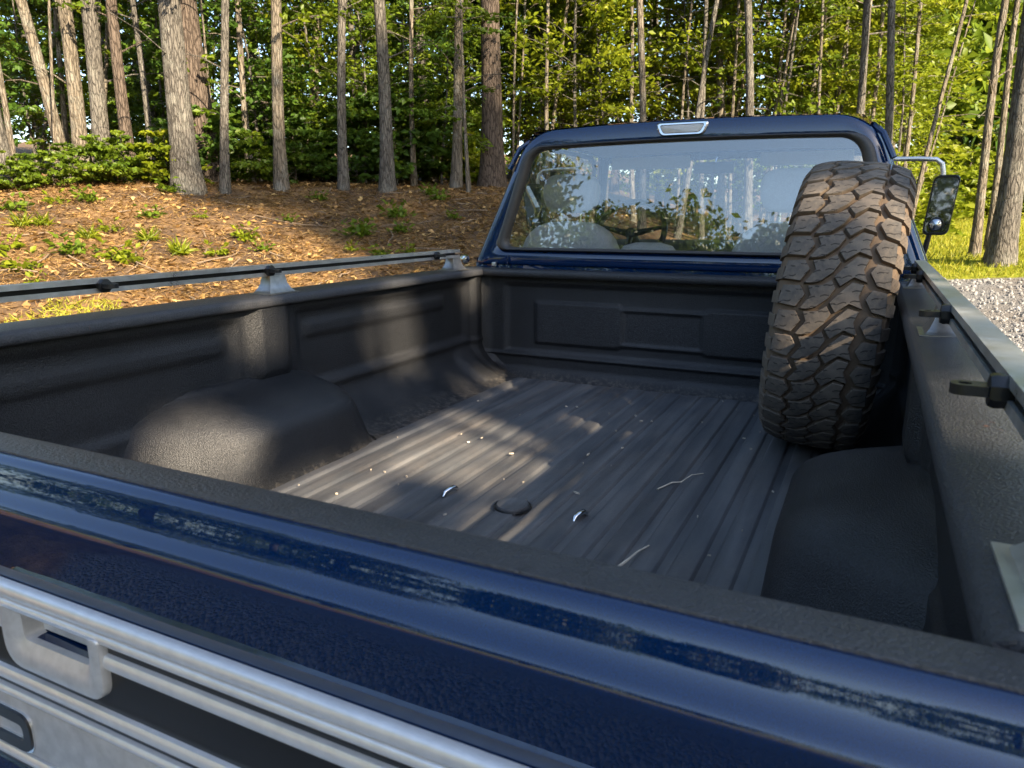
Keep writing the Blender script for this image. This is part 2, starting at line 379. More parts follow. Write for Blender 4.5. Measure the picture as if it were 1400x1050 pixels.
# floor hatch, tie-down loops
m = MB(); cxp, cyp = .004, 1.528
m.lathe([(.0175, .0), (.0175, .026), (.019, .030), (.019, .040), (.016, .0415), (.0105, .0415)], 40, 'z', (cxp, cyp, 0)); plug = TP(m, 'floor_plug', 'floor', bf)
m = MB().lathe([(.0108, .044), (.014, .0445), (.0145, .047), (.0108, .0485)], 40, 'z', (cxp, cyp, 0)); TP(m, 'plug_ring', 'black', plug)
for x in (-.186, .179):
    pts = [(x-.006, 1.515, .006), (x-.004, 1.522, .016), (x, 1.535, .021), (x+.004, 1.553, .021), (x+.007, 1.566, .014), (x+.008, 1.572, .004)]
    TP(MB().tube(pts, [.004, .0062, .0068, .0068, .0058, .003], 10), 'tie_down_loop', 'chrome', bf)

# inner side walls with panels, pillar and bottom flare
def wall_fn(sgn):
    def fn(y, t):               # t 0 floor .. 1 top
        if t < .42:
            a = t/.42; z = .16*(1-math.cos(a*math.pi/2))**.9; x = .655+.222*math.sin(a*math.pi/2)**1.0
        else:
            z = .16+(t-.42)/.58*.31; x = .877
        # raised ledge line
        x -= .008*math.exp(-((z-.163)/.010)**2)*sm(1.85, 1.95, y)
        def panel(y0, y1, z0, z1, e=.018): return sm(y0-e, y0+e, y)*(1-sm(y1-e, y1+e, y))*sm(z0-e*.6, z0+e*.6, z)*(1-sm(z1-e*.6, z1+e*.6, z))
        x += .014*panel(1.76, 2.84, .185, .425) + .012*panel(.5, 1.50, .185, .425)
        x -= .010*panel(1.80, 2.66, .335, .385, .012) + .008*panel(.5, 1.46, .335, .38, .012)
        x -= .030*sm(1.545, 1.575, y)*(1-sm(1.685, 1.72, y))*sm(.20, .27, z)
        x -= .022*sm(2.87, 2.90, y)*(1-sm(2.945, 2.97, y))
        # corner gusset at the front
        gg = (1-abs(y-2.80)/.10); 
        if gg > 0 and z < .15: x -= .05*sm(0, .6, gg)*(1-z/.15)*sm(0, .03, z)
        x -= .06*sm(2.94, 3.0, y)**2
        return (sgn*x, y, z)
    return fn
for s in (-1, 1):
    TP(sheet(wall_fn(s), lin(.44, 3.0, 150), lin(0, 1, 56)), 'inner_side_wall', 'liner', auto=60)
# wheel housings
def wheelhouse(s):
    c = 1.545; spec = [(-.01, .622, .300, .56, .07), (.02, .627, .288, .54, .07), (.13, .637, .240, .46, .065), (.148, .640, .233, .45, .065), (.162, .646, .226, .44, .065), (.176, .657, .218, .43, .06), (.190, .676, .208, .415, .06), (.202, .704, .196, .398, .055), (.213, .742, .184, .378, .05), (.222, .782, .172, .356, .045), (.230, .820, .160, .334, .04), (.238, .848, .148, .312, .03), (.247, .866, .138, .292, .02), (.256, .880, .128, .275, .02)]
    rings = []
    for z, xi, li, lw, cr in spec:
        poly = [(xi, -li), (.905, -lw), (.905, li+.35*(lw-li)+.03), (xi, li)]
        rings.append([(s*x, c+y, z) for x, y in rpoly(poly, [cr, .01, .01, cr*1.7], 14)])
    return MB().loft(rings)
for s in (-1, 1):
    TP(wheelhouse(s), 'wheel_housing', 'liner', auto=75)
    # weld bead where the housing meets the floor
    TP(MB().tube([(s*x, 1.545+y, .002) for x, y in rpoly([(.622, -.30), (.80, -.46), (.80, .38), (.622, .30)], [.07, .01, .01, .07], 12)][-18:]+[(s*x, 1.545+y, .002) for x, y in rpoly([(.622, -.30), (.80, -.46), (.80, .38), (.622, .30)], [.07, .01, .01, .07], 12)][:18], .007, 6), 'weld_seam', 'liner')
# front bulkhead of the bed
def bulk_fn(x, z):
    y = 2.985
    def rect(x0, x1, z0, z1, e=.008): return sm(x0-e, x0+e, x)*(1-sm(x1-e, x1+e, x))*sm(z0-e, z0+e, z)*(1-sm(z1-e, z1+e, z))
    y -= .012*rect(-.60, -.20, .155, .345)+.012*rect(.165, .565, .155, .345) + .012*rect(-.20, .165, .165, .335) - .010*rect(-.185, .15, .18, .32)
    y += .012*rect(-.745, .745, .115, .42, .014)
    y -= .010*rect(-.86, .86, .09, .106, .006)
    y -= .045*(max(0, 1-z/.05))**2
    y -= .05*sm(.80, .90, abs(x))**1.5
    return (x, y, z)
TP(sheet(bulk_fn, lin(-.885, .885, 180), lin(-.004, .462, 90)), 'bed_bulkhead', 'liner', auto=60)
def extr(prof, y0, y1, s=1, n=2, bow=0):   # (x,z) outline extruded along y
    ys = lin(y0, y1, n); return MB().loft([[(s*x, y, z) for x, z in prof] for y in ys])
# bulkhead top lip
pl = [(2.93, .458), (2.926, .464), (2.926, .478), (2.931, .486), (2.94, .489), (3.005, .4905), (3.012, .485), (3.012, .36), (3.0, .36), (3.0, .470), (2.94, .470), (2.937, .458)]
TP(MB().loft([[(x, y, z) for y, z in pl] for x in lin(-.90, .90, 12)]), 'bulkhead_lip', 'liner', auto=50)
# bed rails (liner-coated) and painted outer sides
pr = [(.842, .458), (.836, .462), (.835, .468), (.835, .479), (.839, .486), (.848, .4895), (.90, .4925), (.955, .492), (.966, .488), (.970, .478), (.962, .470), (.90, .470), (.852, .466), (.848, .458)]
WC = (1.56, -.45)
for s in (-1, 1):
    TP(extr(pr, .452, 2.998, s, 30), 'bed_rail', 'liner_worn_skylit', auto=50)
    def side_fn(y, t):
        zb = -.36; ar = .50; 
        dyy = abs(y-WC[0]); 
        if dyy < ar: zb = max(zb, WC[1]+math.sqrt(ar*ar-dyy*dyy))
        z = zb+(.474-zb)*t
        x = .968+.020*sm(.48, .36, z)+.022*math.exp(-((z+.02)/.05)**2)-.05*sm(-.1, -.4, z) + .012*(1-sm(.03, .10, (z-zb)))*(1 if dyy < ar+.04 else 0)
        return (s*x, y, z)
    TP(sheet(side_fn, lin(.42, 2.985, 120), lin(0, 1, 26)), 'bed_outer_side', 'paint')
    # rear corner post and tail lamp
    TP(MB().box((s*.888 if s > 0 else -.985, .40, -.34), (.985 if s > 0 else -.888, .452, .4725), .012), 'corner_post', 'paint')
    TP(MB().box((s*.938-.040, .392, -.02), (s*.938+.040, .402, .24), .004), 'tail_lamp', simple('red_lens', (.35, .01, .008), .15))
    # hidden-side floor to body closing panel
    TP(MB().box((s*.90-.055, .50, -.03), (s*.90+.055, 2.95, -.012), .004), 'bed_sill', 'black')

# tailgate: liner cap, painted skin, mouldings, handle, letters
TGW = .884
cap = [(.452, .0), (.452, .470), (.4505, .480), (.446, .486), (.440, .4885), (.4035, .4890), (.4025, .4875), (.404, .482), (.43, .475), (.43, .0)]
tail = TP(MB().loft([[(x, y, z) for y, z in cap] for x in lin(-TGW, TGW, 24)]), 'tailgate', 'liner_worn_skylit', auto=50)
sk = [(.43, .40), (.412, .484), (.4030, .4868), (.3975, .4855), (.3930, .4815), (.3905, .477), (.3880, .470), (.3855, .463), (.3825, .4572), (.3785, .4530), (.3750, .4500), (.3722, .4472), (.3705, .4437), (.3700, .4395), (.3706, .4345), (.3725, .4240), (.3752, .4100), (.3780, .3960), (.3808, .3820), (.3834, .3690), (.3855, .3580), (.3855, .3325), (.3855, .3320), (.3858, .2945), (.3858, .2940), (.3860, .20), (.3855, .12), (.383, .09), (.376, .06), (.374, .03), (.379, -.02), (.388, -.06), (.43, -.06)]
HX0, HX1 = -.026, .130
skr = [(.405 if .294 < z < .3325 and y < .4 else y, z) for y, z in sk]; ca, cb = HX0+.030, HX1-.020
skin = TP(MB().loft([[(x, y, z) for y, z in pf] for x, pf in [(x, sk) for x in lin(-TGW, ca-.001, 10)]+[(ca, skr), (cb, skr)]+[(x, sk) for x in lin(cb+.001, TGW, 10)]]), 'tailgate_skin', 'paint', tail, auto=40)
def strip(z0, z1, y=.3845, d=.007, x0=-.76, x1=.76):
    h = (z1-z0); prof = [(y, z0), (y-d*.75, z0+h*.06), (y-d, z0+h*.25), (y-d*1.05, z0+h*.5), (y-d, z0+h*.75), (y-d*.75, z0+h*.94), (y, z1)]
    return MB().loft([[(x, yy, z) for yy, z in prof] for x in lin(x0, x1, 4)])
TP(strip(.337, .355, d=.010), 'trim_strip', 'trim', tail, auto=50); TP(strip(.324, .3365, d=.0085), 'trim_strip', 'trim', tail, auto=50)
TP(strip(.297, .3135, x0=HX1+.0005), 'trim_strip', 'trim', tail); TP(strip(.297, .3135, x1=HX0-.0005), 'trim_strip', 'trim', tail)
ap = MB()
for x0, x1, z0, z1 in ((-.755, .755, .118, .2935), (-.755, ca-.001, .2936, .332), (cb+.001, .755, .2936, .332), (-.755, .755, .3321, .353)): ap.box((x0, .3835, z0), (x1, .3852, z1))
TP(ap, 'black_applique', 'matteblack', tail)
TP(strip(.2315, .248), 'trim_strip', 'trim', tail); TP(strip(.212, .2235), 'trim_strip', 'trim', tail)
TP(strip(.127, .1425), 'trim_strip', 'trim', tail)
TP(MB().box((-.752, .3800, .1455), (.752, .3832, .2115), .001), 'silver_panel', 'silver', tail)
# handle bezel: a U-shaped raised rim around a recessed cup
outer = rpoly([(HX0, .331), (HX1+.004, .331), (HX1+.004, .262), (HX0, .262)], [.006, .006, .024, .030], 8)
inner = rpoly([(HX0+.022, .331), (HX1-.014, .331), (HX1-.014, .283), (HX0+.022, .283)], [.004, .004, .014, .016], 8)
deep = rpoly([(HX0+.030, .331), (HX1-.020, .331), (HX1-.020, .294), (HX0+.030, .294)], [.004, .004, .008, .008], 8)
mid = [(a[0]*.5+b[0]*.5, a[1]*.5+b[1]*.5) for a, b in zip(outer, inner)]
rings = [[(x, .3845, z) for x, z in outer], [(x, .3785, z) for x, z in outer], [(x*.988+.0006, .3745, (z-.297)*.988+.297) for x, z in outer], [(x, .3725, z) for x, z in mid], [(x, .3755, z) for x, z in inner], [(x, .3795, z) for x, z in deep], [(x, .3822, z) for x, z in deep]]
hb = TP(MB().loft(rings, True, False), 'handle_bezel', 'cast', tail, auto=60)
cm_ = MB()
cm_.loft([[(x, .3815, z) for x, z in deep], [(x*.985+.0008, .392, z*.99+.003) for x, z in deep], [(x*.95+.0025, .3985, z*.97+.009) for x, z in deep]], True, False)
cm_.box((ca+.003, .3980, .297), (cb-.003, .4010, .3315)); TP(cm_, 'handle_cup', 'cast', hb, auto=50)
TP(MB().box((HX0+.036, .3868, .318), (HX1-.026, .3895, .3312), .0015), 'latch_paddle', 'alu', hb)
# embossed letters, dark faces on bright backing
def letter(ch, x0, w, z0, h, k, y):
    x1 = x0+w; z1 = z0+h; mb = MB(); P = lambda a, b, c: (a, y-c, b)
    def ring(o, i):
        A = [P(*q, 0) for q in o]; B = [P(*q, .0022) for q in o]; C = [P(*q, .0022) for q in i]; D = [P(*q, 0) for q in i]
        mb.loft([A, B, C, D], True, False)
    if ch in 'OD':
        ro = [.02, .02, .02, .02] if ch == 'O' else [.02, .02, .003, .003]
        ring(rpoly([(x1, z0), (x1, z1), (x0, z1), (x0, z0)], ro, 6), rpoly([(x1-k, z0+k), (x1-k, z1-k), (x0+k, z1-k), (x0+k, z0+k)], [r_*.45 for r_ in ro], 6))
    elif ch == 'F':
        mb.prism([(x0, z0), (x0+k, z0), (x0+k, z0+h*.38), (x0+w*.85, z0+h*.38), (x0+w*.85, z0+h*.38+k*.8), (x0+k, z0+h*.38+k*.8), (x0+k, z1-k*.9), (x1, z1-k*.9), (x1, z1), (x0, z1)], .0022, P)
    else:
        ring(rpoly([(x1, z0+h*.40), (x1, z1), (x0, z1), (x0, z0+h*.40)], [.012, .012, .002, .002], 5), rpoly([(x1-k, z0+h*.40+k*.7), (x1-k, z1-k*.8), (x0+k, z1-k*.8), (x0+k, z0+h*.40+k*.7)], [.005, .005, .001, .001], 5))
        mb.prism([(x0, z0), (x0+k, z0), (x0+k, z0+h*.42), (x0, z0+h*.42)], .0021, P)
        mb.prism([(x1-k*1.25, z0), (x1, z0), (x1-k*.6, z0+h*.42), (x1-k*1.8, z0+h*.42)], .0020, P)
    return mb
for i, ch in enumerate('FORD'):
    x0 = -.415+i*.1075
    b = TP(letter(ch, x0, .083, .1465, .0505, .0172, .3802), 'letter', 'chrome', tail, auto=40)
    TP(letter(ch, x0+.002, .079, .1485, .0465, .0130, .3785), 'letter_face', 'black', b, auto=40)

# side rails, stanchions, cleats
BARP = [(.880, .5445), (.912, .5445), (.912, .5785), (.880, .5785), (.880, .5670), (.884, .5670), (.884, .5735), (.9075, .5735), (.9075, .5495), (.884, .5495), (.884, .5560), (.880, .5560)]
def stan(s, y):
    rings = []
    for z, hy, xi, xo in [(.4905, .062, .852, .938), (.4935, .062, .852, .938), (.4945, .054, .862, .930), (.505, .044, .870, .924), (.52, .036, .876, .918), (.5455, .031, .880, .914)]:
        rings.append([(s*xi, y-hy, z), (s*xo, y-hy, z), (s*xo, y+hy, z), (s*xi, y+hy, z)])
    return MB().loft(rings)
def cleat(s, y):
    mb = MB(); n = 8; prof = [(.886, .0), (.886, .014), (.882, .0165), (.871, .0175), (.866, .0155), (.864, 0)]
    for a, b in (((.884, .016), None),): pass
    rings = [[(s*ax, y+r_*math.cos(2*math.pi*(k+.5)/n), .5615+r_*math.sin(2*math.pi*(k+.5)/n)) for k in range(n)] for ax, r_ in prof]
    return mb.loft(rings)
def cleat_eye(s, y):            # flat tab with a hole
    o = rpoly([(.866, -.013), (.866, .013), (.834, .013), (.834, -.013)], [.002, .002, .0125, .0125], 7)
    cx = .847; i = [(cx+.006*math.cos(a), .006*math.sin(a)) for a in [2*math.pi*k/len(o)+math.pi/4*7 for k in range(len(o))]]
    i = [min(((cx+.0062*math.cos(t/60*2*math.pi), .0062*math.sin(t/60*2*math.pi)) for t in range(60)), key=lambda q: -((q[0]-cx)*(p[0]-cx)+q[1]*p[1])/math.hypot(p[0]-cx, p[1]+1e-9)) for p in o]
    f = lambda q, z: (s*q[0], y+q[1], .5615+z)
    return MB().loft([[f(q, -.005) for q in o], [f(q, .005) for q in o], [f(q, .005) for q in i], [f(q, -.005) for q in i], [f(q, -.005) for q in o]], True, False)
for s, ys in ((-1, (1.12, 1.655, 2.60)), (1, (.80, 1.41, 2.27, 2.62))):
    bar = TP(extr(BARP, .46, 2.80, s, 3), 'side_rail', 'alu', auto=30)
    TP(MB().box((s*.9055-.0012, .462, .5505), (s*.9055+.0012, 2.798, .5725)), 'slot_shade_strip', 'black', bar)  # black strip added inside the slot to stand for its shade
    for y in (.525, 1.69, 2.77): TP(stan(s, y), 'stanchion', 'alu' if y < 1 else 'bracket', bar, auto=45)
    for y in ys:
        c = TP(cleat(s, y), 'tie_down_cleat', 'black', bar, auto=30); TP(cleat_eye(s, y), 'cleat_eye', 'black', c)
# bright cap at the front end of the left rail
TP(MB().lathe([(0, .0), (.004, .016), (.018, .022), (.034, .020), (.040, .0)], 18, 'y', (-.945, 2.93, .528)), 'antenna_base', 'chrome')

# cab
def back_y(z): return 3.045+.115*max(0, (z-.50))
OUT = [(-.957, .495), (.957, .495), (.706, 1.093), (-.706, 1.093)]; WIN = [(-.818, .572), (.818, .572), (.688, 1.020), (-.688, 1.020)]
NP = 14
def bowtop(p): x, z = p; return (x, z + (.018*(1-(x/.706)**2) if z > 1.0 else 0)*sm(1.0, 1.08, z))
def fill(pts, per=6):            # subdivide the straight edges between corner arcs
    out = []; n = len(pts)
    for c in range(4):
        arc = pts[c*NP:(c+1)*NP]; nx = pts[((c+1)*NP) % n]; out += arc
        out += [tuple(Vector(arc[-1]).lerp(Vector(nx), k/per)) for k in range(1, per)]
    return out
ro = [bowtop(q) for q in fill(rpoly(OUT, [.03, .03, .135, .135], NP))]; rw = fill(rpoly(WIN, [.055, .055, .075, .075], NP))
rw = [(x, z+(.012*(1-(x/.688)**2) if z > .9 else 0)) for x, z in rw]
def at_y(ring, dy, g=1.0): cx0, cz0 = 0, .75; return [((x-cx0)*g+cx0, back_y(z)+dy, (z-cz0)*g+cz0) for x, z in ring]
shell = [at_y(ro, .10, 1.0), at_y(ro, .045, 1.0), at_y(ro, .018, .992), at_y(ro, .004, .975), at_y(ro, 0, .955)]
lerp_r = lambda a, b, t: [(p[0]*(1-t)+q[0]*t, p[1]*(1-t)+q[1]*t) for p, q in zip(a, b)]
ro9 = [((x)*.955, (z-.75)*.955+.75) for x, z in ro]
shell += [at_y(lerp_r(ro9, rw, .5), -.002), at_y(lerp_r(ro9, rw, .9), .0), at_y(rw, .012), at_y(rw, .05)]
cabb = TP(MB().loft(shell, True, False), 'cab_back', 'paint', auto=60)
# rubber gasket and pane
gk = [at_y([(x*a, (z-.796)*a+.796) for x, z in rw], dy) for a, dy in ((1.022, -.001), (1.019, -.012), (.997, -.019), (.974, -.015), (.960, -.004), (.956, .012))]
rwin = TP(MB().loft(at_pane := [at_y([(x*.968, (z-.796)*.968+.796) for x, z in rw], dy) for dy in (.006, .010)]), 'rear_window', 'glass', auto=30)
TP(MB().loft(gk, True, False), 'window_gasket', 'gasket', rwin, auto=60)
# small hinge plate and lower seam on the back panel
TP(MB().box((-.846, 3.032, .492), (-.826, 3.046, .512), .003), 'bracket_plate', 'alu', cabb)
TP(MB().box((-.765, 3.030, .44), (-.762, 3.0405, .548), .001), 'panel_seam', 'paint', cabb)
# high brake lamp
lp = lambda g, e: rpoly([(-.084*g, -.021*e), (.084*g, -.021*e), (.104*g, .023*e), (-.104*g, .023*e)], [.016*e]*4, 7)
def lamp_ring(g, e, dy): return [(x, 3.102+.115*(1.066-1.0)+dy+.12*(z), 1.069+z) for x, z in lp(g, e)]
bl = TP(MB().loft([lamp_ring(1.06, 1.22, .022), lamp_ring(1.06, 1.22, -.006), lamp_ring(1.0, 1.05, -.012), lamp_ring(.9, .80, -.012), lamp_ring(.88, .76, -.006)], True, False), 'brake_lamp', 'chrome')
TP(MB().loft([lamp_ring(.89, .78, .01), lamp_ring(.885, .77, -.008), lamp_ring(.82, .6, -.011)]), 'lens', 'white', bl)
for sx in (-1, 1): TP(MB().lathe([(-.0145, 0), (-.0140, .004), (-.011, .0045)], 10, 'y', (sx*.096, 3.1085+.002, 1.072)), 'screw', 'alu', bl)
# roof
def roof_fn(x, y):
    e = sm(.60, .77, abs(x)); f = (y-3.115)/1.05
    return (x*(1-.00*f), y, 1.093+.018*(1-min(1, (x/.706)**2))+.018*math.sin(min(1, max(0, f))*math.pi)-.045*e*e*0-.10*max(0, abs(x)-.70)**1.2)
TP(sheet(lambda x, y: (lambda p: (p[0], p[1], p[2]-.035*sm(.66, .706, abs(x))))(roof_fn(x, y)), lin(-.706, .706, 40), lin(3.135, 4.16, 30)), 'roof', 'paint')
TP(sheet(lambda x, y: (x, y, roof_fn(x, y)[2]-.05), lin(-.69, .69, 20), lin(3.135, 4.14, 14)), 'headliner', 'headliner')
for s in (-1, 1):
    TP(MB().tube([(s*.785, 3.10, .93), (s*.742, 3.12, 1.02), (s*.706, 3.16, 1.055), (s*.706, 3.6, 1.068), (s*.706, 4.1, 1.060), (s*.735, 4.22, 1.0), (s*.865, 4.52, .62)], .012, 8), 'drip_rail', 'paint')
    # pillars
    TP(MB().tube([(s*.690, 4.13, 1.06), (s*.74, 4.25, .93), (s*.83, 4.45, .66), (s*.85, 4.52, .58)], [.035, .033, .034, .04], 10), 'windscreen_pillar', 'paint')
    TP(MB().tube([(s*.700, 3.20, 1.04), (s*.775, 3.17, .85), (s*.885, 3.14, .56)], .035, 10), 'rear_pillar', 'paint')
    # door
    def door_fn(y, t):
        z = -.46+(.555+.46)*t; return (s*(.955+.02*math.exp(-((z-.10)/.10)**2)-.03*sm(-.1, -.45, z)-.025*sm(.45, .56, z)), y, z)
    dr = TP(sheet(door_fn, lin(3.20, 4.42, 12), lin(0, 1, 26)), 'door', 'paint')
    TP(MB().tube([(s*.93, 3.20, .55), (s*.735, 3.24, 1.02), (s*.720, 3.4, 1.040), (s*.720, 4.0, 1.040), (s*.75, 4.14, .99), (s*.90, 4.38, .56)], .013, 8), 'window_frame', 'black', dr)
    TP(MB().box((s*.985-.012, 3.30, .40), (s*.985+.012, 3.43, .425), .006), 'door_handle', 'chrome', dr)
    TP(sheet(lambda y, t: (s*(.915-.185*t), y+.0*t, .55+.49*t), lin(3.24, 4.12, 4), lin(0, 1, 6)), 'door_glass', 'glass', dr)
    TP(sheet(lambda y, t: (s*(.90), y, -.30+.85*t), lin(3.20, 4.40, 4), lin(0, 1, 4)), 'door_card', 'dash', dr)
    # cab corner between door and back panel
    TP(sheet(lambda y, t: (s*(.94+.012*math.exp(-((t-.55)/.1)**2)-.012*sm(.3, 0, t)), y, -.46+.99*t), lin(3.06, 3.195, 4), lin(0, 1, 20)), 'cab_corner', 'paint')
TP(MB().box((-.94, 3.052, -.46), (.94, 3.07, .51), .004), 'cab_lower_back', 'paint')
TP(MB().box((-.90, 3.06, -.40), (.90, 4.60, -.36), .01), 'cab_floor', 'dash')
# windscreen, cowl, dash
TP(sheet(lambda x, t: (x*(1-.16*t), 4.52-.36*t+.10*(1-(x/.85)**2)*(1-.3*t), .575+.475*t), lin(-.84, .84, 16), lin(0, 1, 10)), 'windscreen', 'glass')
TP(MB().tube([(-.70, 4.15, 1.045), (0, 4.22, 1.055), (.70, 4.15, 1.045)], .03, 8), 'windscreen_header', 'paint')
TP(MB().loft([[(x, y, z+.02*math.cos(x)) for y, z in [(4.05, .30), (4.0, .40), (4.02, .50), (4.10, .545), (4.45, .565), (4.60, .555), (4.60, .2)]] for x in lin(-.88, .88, 9)]), 'dashboard', 'dash')
# seats
def cushion(x0, x1, y0, y1, z0, z1, r_, lean=0):
    mb = MB().box((x0, y0, z0), (x1, y1, z1), r_); mb.v = [(x, y-lean*(z-z0), z) for x, y, z in mb.v]; return mb
def seat_back(cx):
    rings = []
    for z, w, dd in [(.0, .24, .10), (.30, .255, .11), (.52, .25, .10), (.62, .225, .085), (.675, .17, .065), (.70, .09, .04)]:
        rings.append([(cx+x, 3.40+.0-.10*z+y, z) for x, y in rpoly([(-w, -dd), (w, -dd), (w, dd), (-w, dd)], [.06, .06, .06, .06], 6)])
    return MB().loft(rings)
def head_rest(cx):
    rings = []
    for z, w, dd in [(.735, .085, .025), (.745, .115, .045), (.80, .140, .055), (.87, .138, .055), (.905, .115, .045), (.918, .08, .02)]:
        rings.append([(cx+x, 3.345+y, z) for x, y in rpoly([(-w, -dd), (w, -dd), (w, dd), (-w, dd)], [.04]*4, 6)])
    return MB().loft(rings)
for cx in (-.575, .43):
    st = TP(seat_back(cx), 'seat', 'seat', auto=70)
    md = st.modifiers.new('s', 'SUBSURF'); md.levels = md.render_levels = 1
    TP(cushion(cx-.25, cx+.25, 3.45, 3.98, -.12, .06, .05), 'seat_cushion', 'seat', st)
    hr = TP(head_rest(cx), 'head_rest', 'seat', st, auto=70); md = hr.modifiers.new('s', 'SUBSURF'); md.levels = md.render_levels = 1
    for dx in (-.05, .05): TP(MB().tube([(cx+dx, 3.34, .66), (cx+dx, 3.345, .76)], .006, 8), 'head_rest_post', 'chrome', st)
rings = []
for z, w, dd in [(.1, .14, .09), (.42, .145, .09), (.54, .14, .085), (.585, .11, .06), (.60, .06, .03)]:
    rings.append([(-.205+x, 3.40+y, z) for x, y in rpoly([(-w, -dd), (w, -dd), (w, dd), (-w, dd)], [.04]*4, 6)])
TP(MB().loft(rings), 'centre_armrest', 'seat', auto=70)
# steering wheel
sw = Vector((-.45, 3.90, .635)); ax = Vector((0, -.86, .51)).normalized(); ex = Vector((1, 0, 0)); ey = ax.cross(ex)
swo = TP(MB().tube([sw+(ex*math.cos(a)+ey*math.sin(a))*.19 for a in [2*math.pi*k/40 for k in range(41)]], .016, 8, False), 'steering_wheel', 'black')
for a in (.2, math.pi-.2, -math.pi/2): TP(MB().tube([sw-ax*.02, sw+(ex*math.cos(a)+ey*math.sin(a))*.187], [.02, .009], 8), 'spoke', 'black', swo)
TP(MB().tube([sw+ax*.0, sw-ax*.35], .03, 10), 'steering_column', 'dash', swo)
# inside mirror
im = TP(MB().box((-.165, 4.10, .945), (.045, 4.118, 1.005), .008), 'inside_mirror', 'black')
TP(MB().tube([(-.06, 4.115, .99), (-.06, 4.17, 1.03)], .006, 8), 'mirror_stalk', 'chrome', im)
# sun visors
for s in (-1, 1): TP(MB().box((s*.40-.22, 4.06, .975), (s*.40+.22, 4.075, 1.04), .006), 'sun_visor', 'headliner')
# outside mirrors
for s in (-1, 1):
    yb = 3.86; cx = .975 if s > 0 else -1.03
    P = lambda x, z, g=1: (s*.985+s*x*g, z*g+.772)
    shp = rpoly([(-.058, -.135), (.044, -.135), (.066, .128), (-.036, .128)], .028, 6)
    rr = lambda g, dy: [(s*1.0+s*x*g, yb+dy-.26*x*g-.10*z*g, .772+z*g) for x, z in shp]
    mi = TP(MB().loft([rr(.78, .055), rr(.93, .045), rr(1.0, .02), rr(1.0, -.005), rr(.97, -.012), rr(.91, -.012), rr(.90, -.006)], True, False), 'door_mirror', 'black')
    TP(MB().loft([rr(.92, -.001), rr(.905, -.0075)]), 'mirror_face', 'mirror', mi)
    TP(MB().lathe([(-.026, .0), (-.024, .012), (-.018, .022), (-.010, .027)], 20, 'y', (s*.992, yb, .685)), 'spot_mirror', 'mirror', mi)
    TP(MB().lathe([(-.009, .0265), (-.013, .030), (-.007, .031)], 20, 'y', (s*.992, yb, .685)), 'spot_mirror_rim', 'black', mi)
    TP(MB().tube([(s*.745, yb+.03, .978), (s*.90, yb+.03, .975), (s*.965, yb+.03, .970), (s*.990, yb+.03, .950), (s*.998, yb+.03, .915), (s*1.0, yb+.03, .87)], .011, 10), 'mirror_arm', 'alu', mi)
    TP(MB().tube([(s*.975, yb+.02, .655), (s*.965, yb+.03, .58), (s*.955, yb+.05, .50)], [.010, .013, .006], 8), 'mirror_stay', 'black', mi)
# front end
def hood_fn(x, y):
    f = (y-4.60)/1.35; return (x, y, .555-.035*f-.05*f**6+.02*math.exp(-(x/.3)**2)*(1-f*.5)-.03*sm(.70, .92, abs(x)))
TP(sheet(hood_fn, lin(-.80, .80, 24), lin(4.60, 5.95, 20)), 'hood', 'paint')
FW = (4.94, -.45)
for s in (-1, 1):
    def fen_fn(y, t):
        zb = -.42; dyy = abs(y-FW[0]); ar = .47
        if dyy < ar: zb = max(zb, FW[1]+math.sqrt(ar*ar-dyy*dyy))
        if t > .8: a = (t-.8)/.2; return (s*(.96-.16*a), y, .47+.06*math.sin(a*math.pi/2)-.03*max(0, (y-5.2))*1.0)
        z = zb+(.47-zb)*t/.8 - (.03*max(0, y-5.2) if t > .5 else 0); return (s*(.95+.03*math.exp(-((z-.1)/.1)**2)+.01*sm(0, .7, t)), y, z)
    TP(sheet(fen_fn, lin(4.42, 5.95, 60), lin(0, 1, 24)), 'front_fender', 'paint')
    hl = TP(MB().lathe([(0, 0), (0, .075), (.02, .09), (-.02, .095)], 24, 'y', (s*.70, 5.96, .18)), 'headlight', 'chrome')
    TP(MB().lathe([(.012, .086), (.022, .05), (.026, 0)], 24, 'y', (s*.70, 5.96, .18)), 'lens', 'white', hl)
TP(MB().box((-.93, 5.86, -.02), (.93, 5.95, .40), .02), 'grille', 'black')
for k in range(5): TP(MB().box((-.55, 5.945, .03+.07*k), (.55, 5.965, .05+.07*k), .004), 'grille_bar', 'chrome')
TP(MB().box((-.98, 5.97, -.30), (.98, 6.10, -.10), .03), 'front_bumper', 'chrome')
TP(MB().box((-.95, .10, -.38), (.95, .30, -.20), .025), 'rear_bumper', 'chrome')
for s in (-1, 1): TP(MB().box((s*.43-.04, .25, -.30), (s*.43+.04, 5.9, -.14), .008), 'chassis_rail', 'black')
for s in (-1, 1):
    for yy, zz in (WC, FW):
        cyl = MB().lathe([(-.12, .23), (-.13, .30), (-.135, .40), (-.10, .455), (-.04, .465), (.04, .465), (.10, .455), (.135, .40), (.13, .30), (.12, .23)], 48, 'x', (s*.80, yy, zz+ZB*0-.005))
        w = TP(cyl, 'wheel', 'wheel_rubber')
        TP(MB().lathe([(s*.12, .235), (s*.10, .21), (s*.04, .18), (s*.06, .09), (s*.10, .07), (s*.105, 0)], 32, 'x', (s*.80, yy, zz-.005)), 'rim', 'chrome', w)

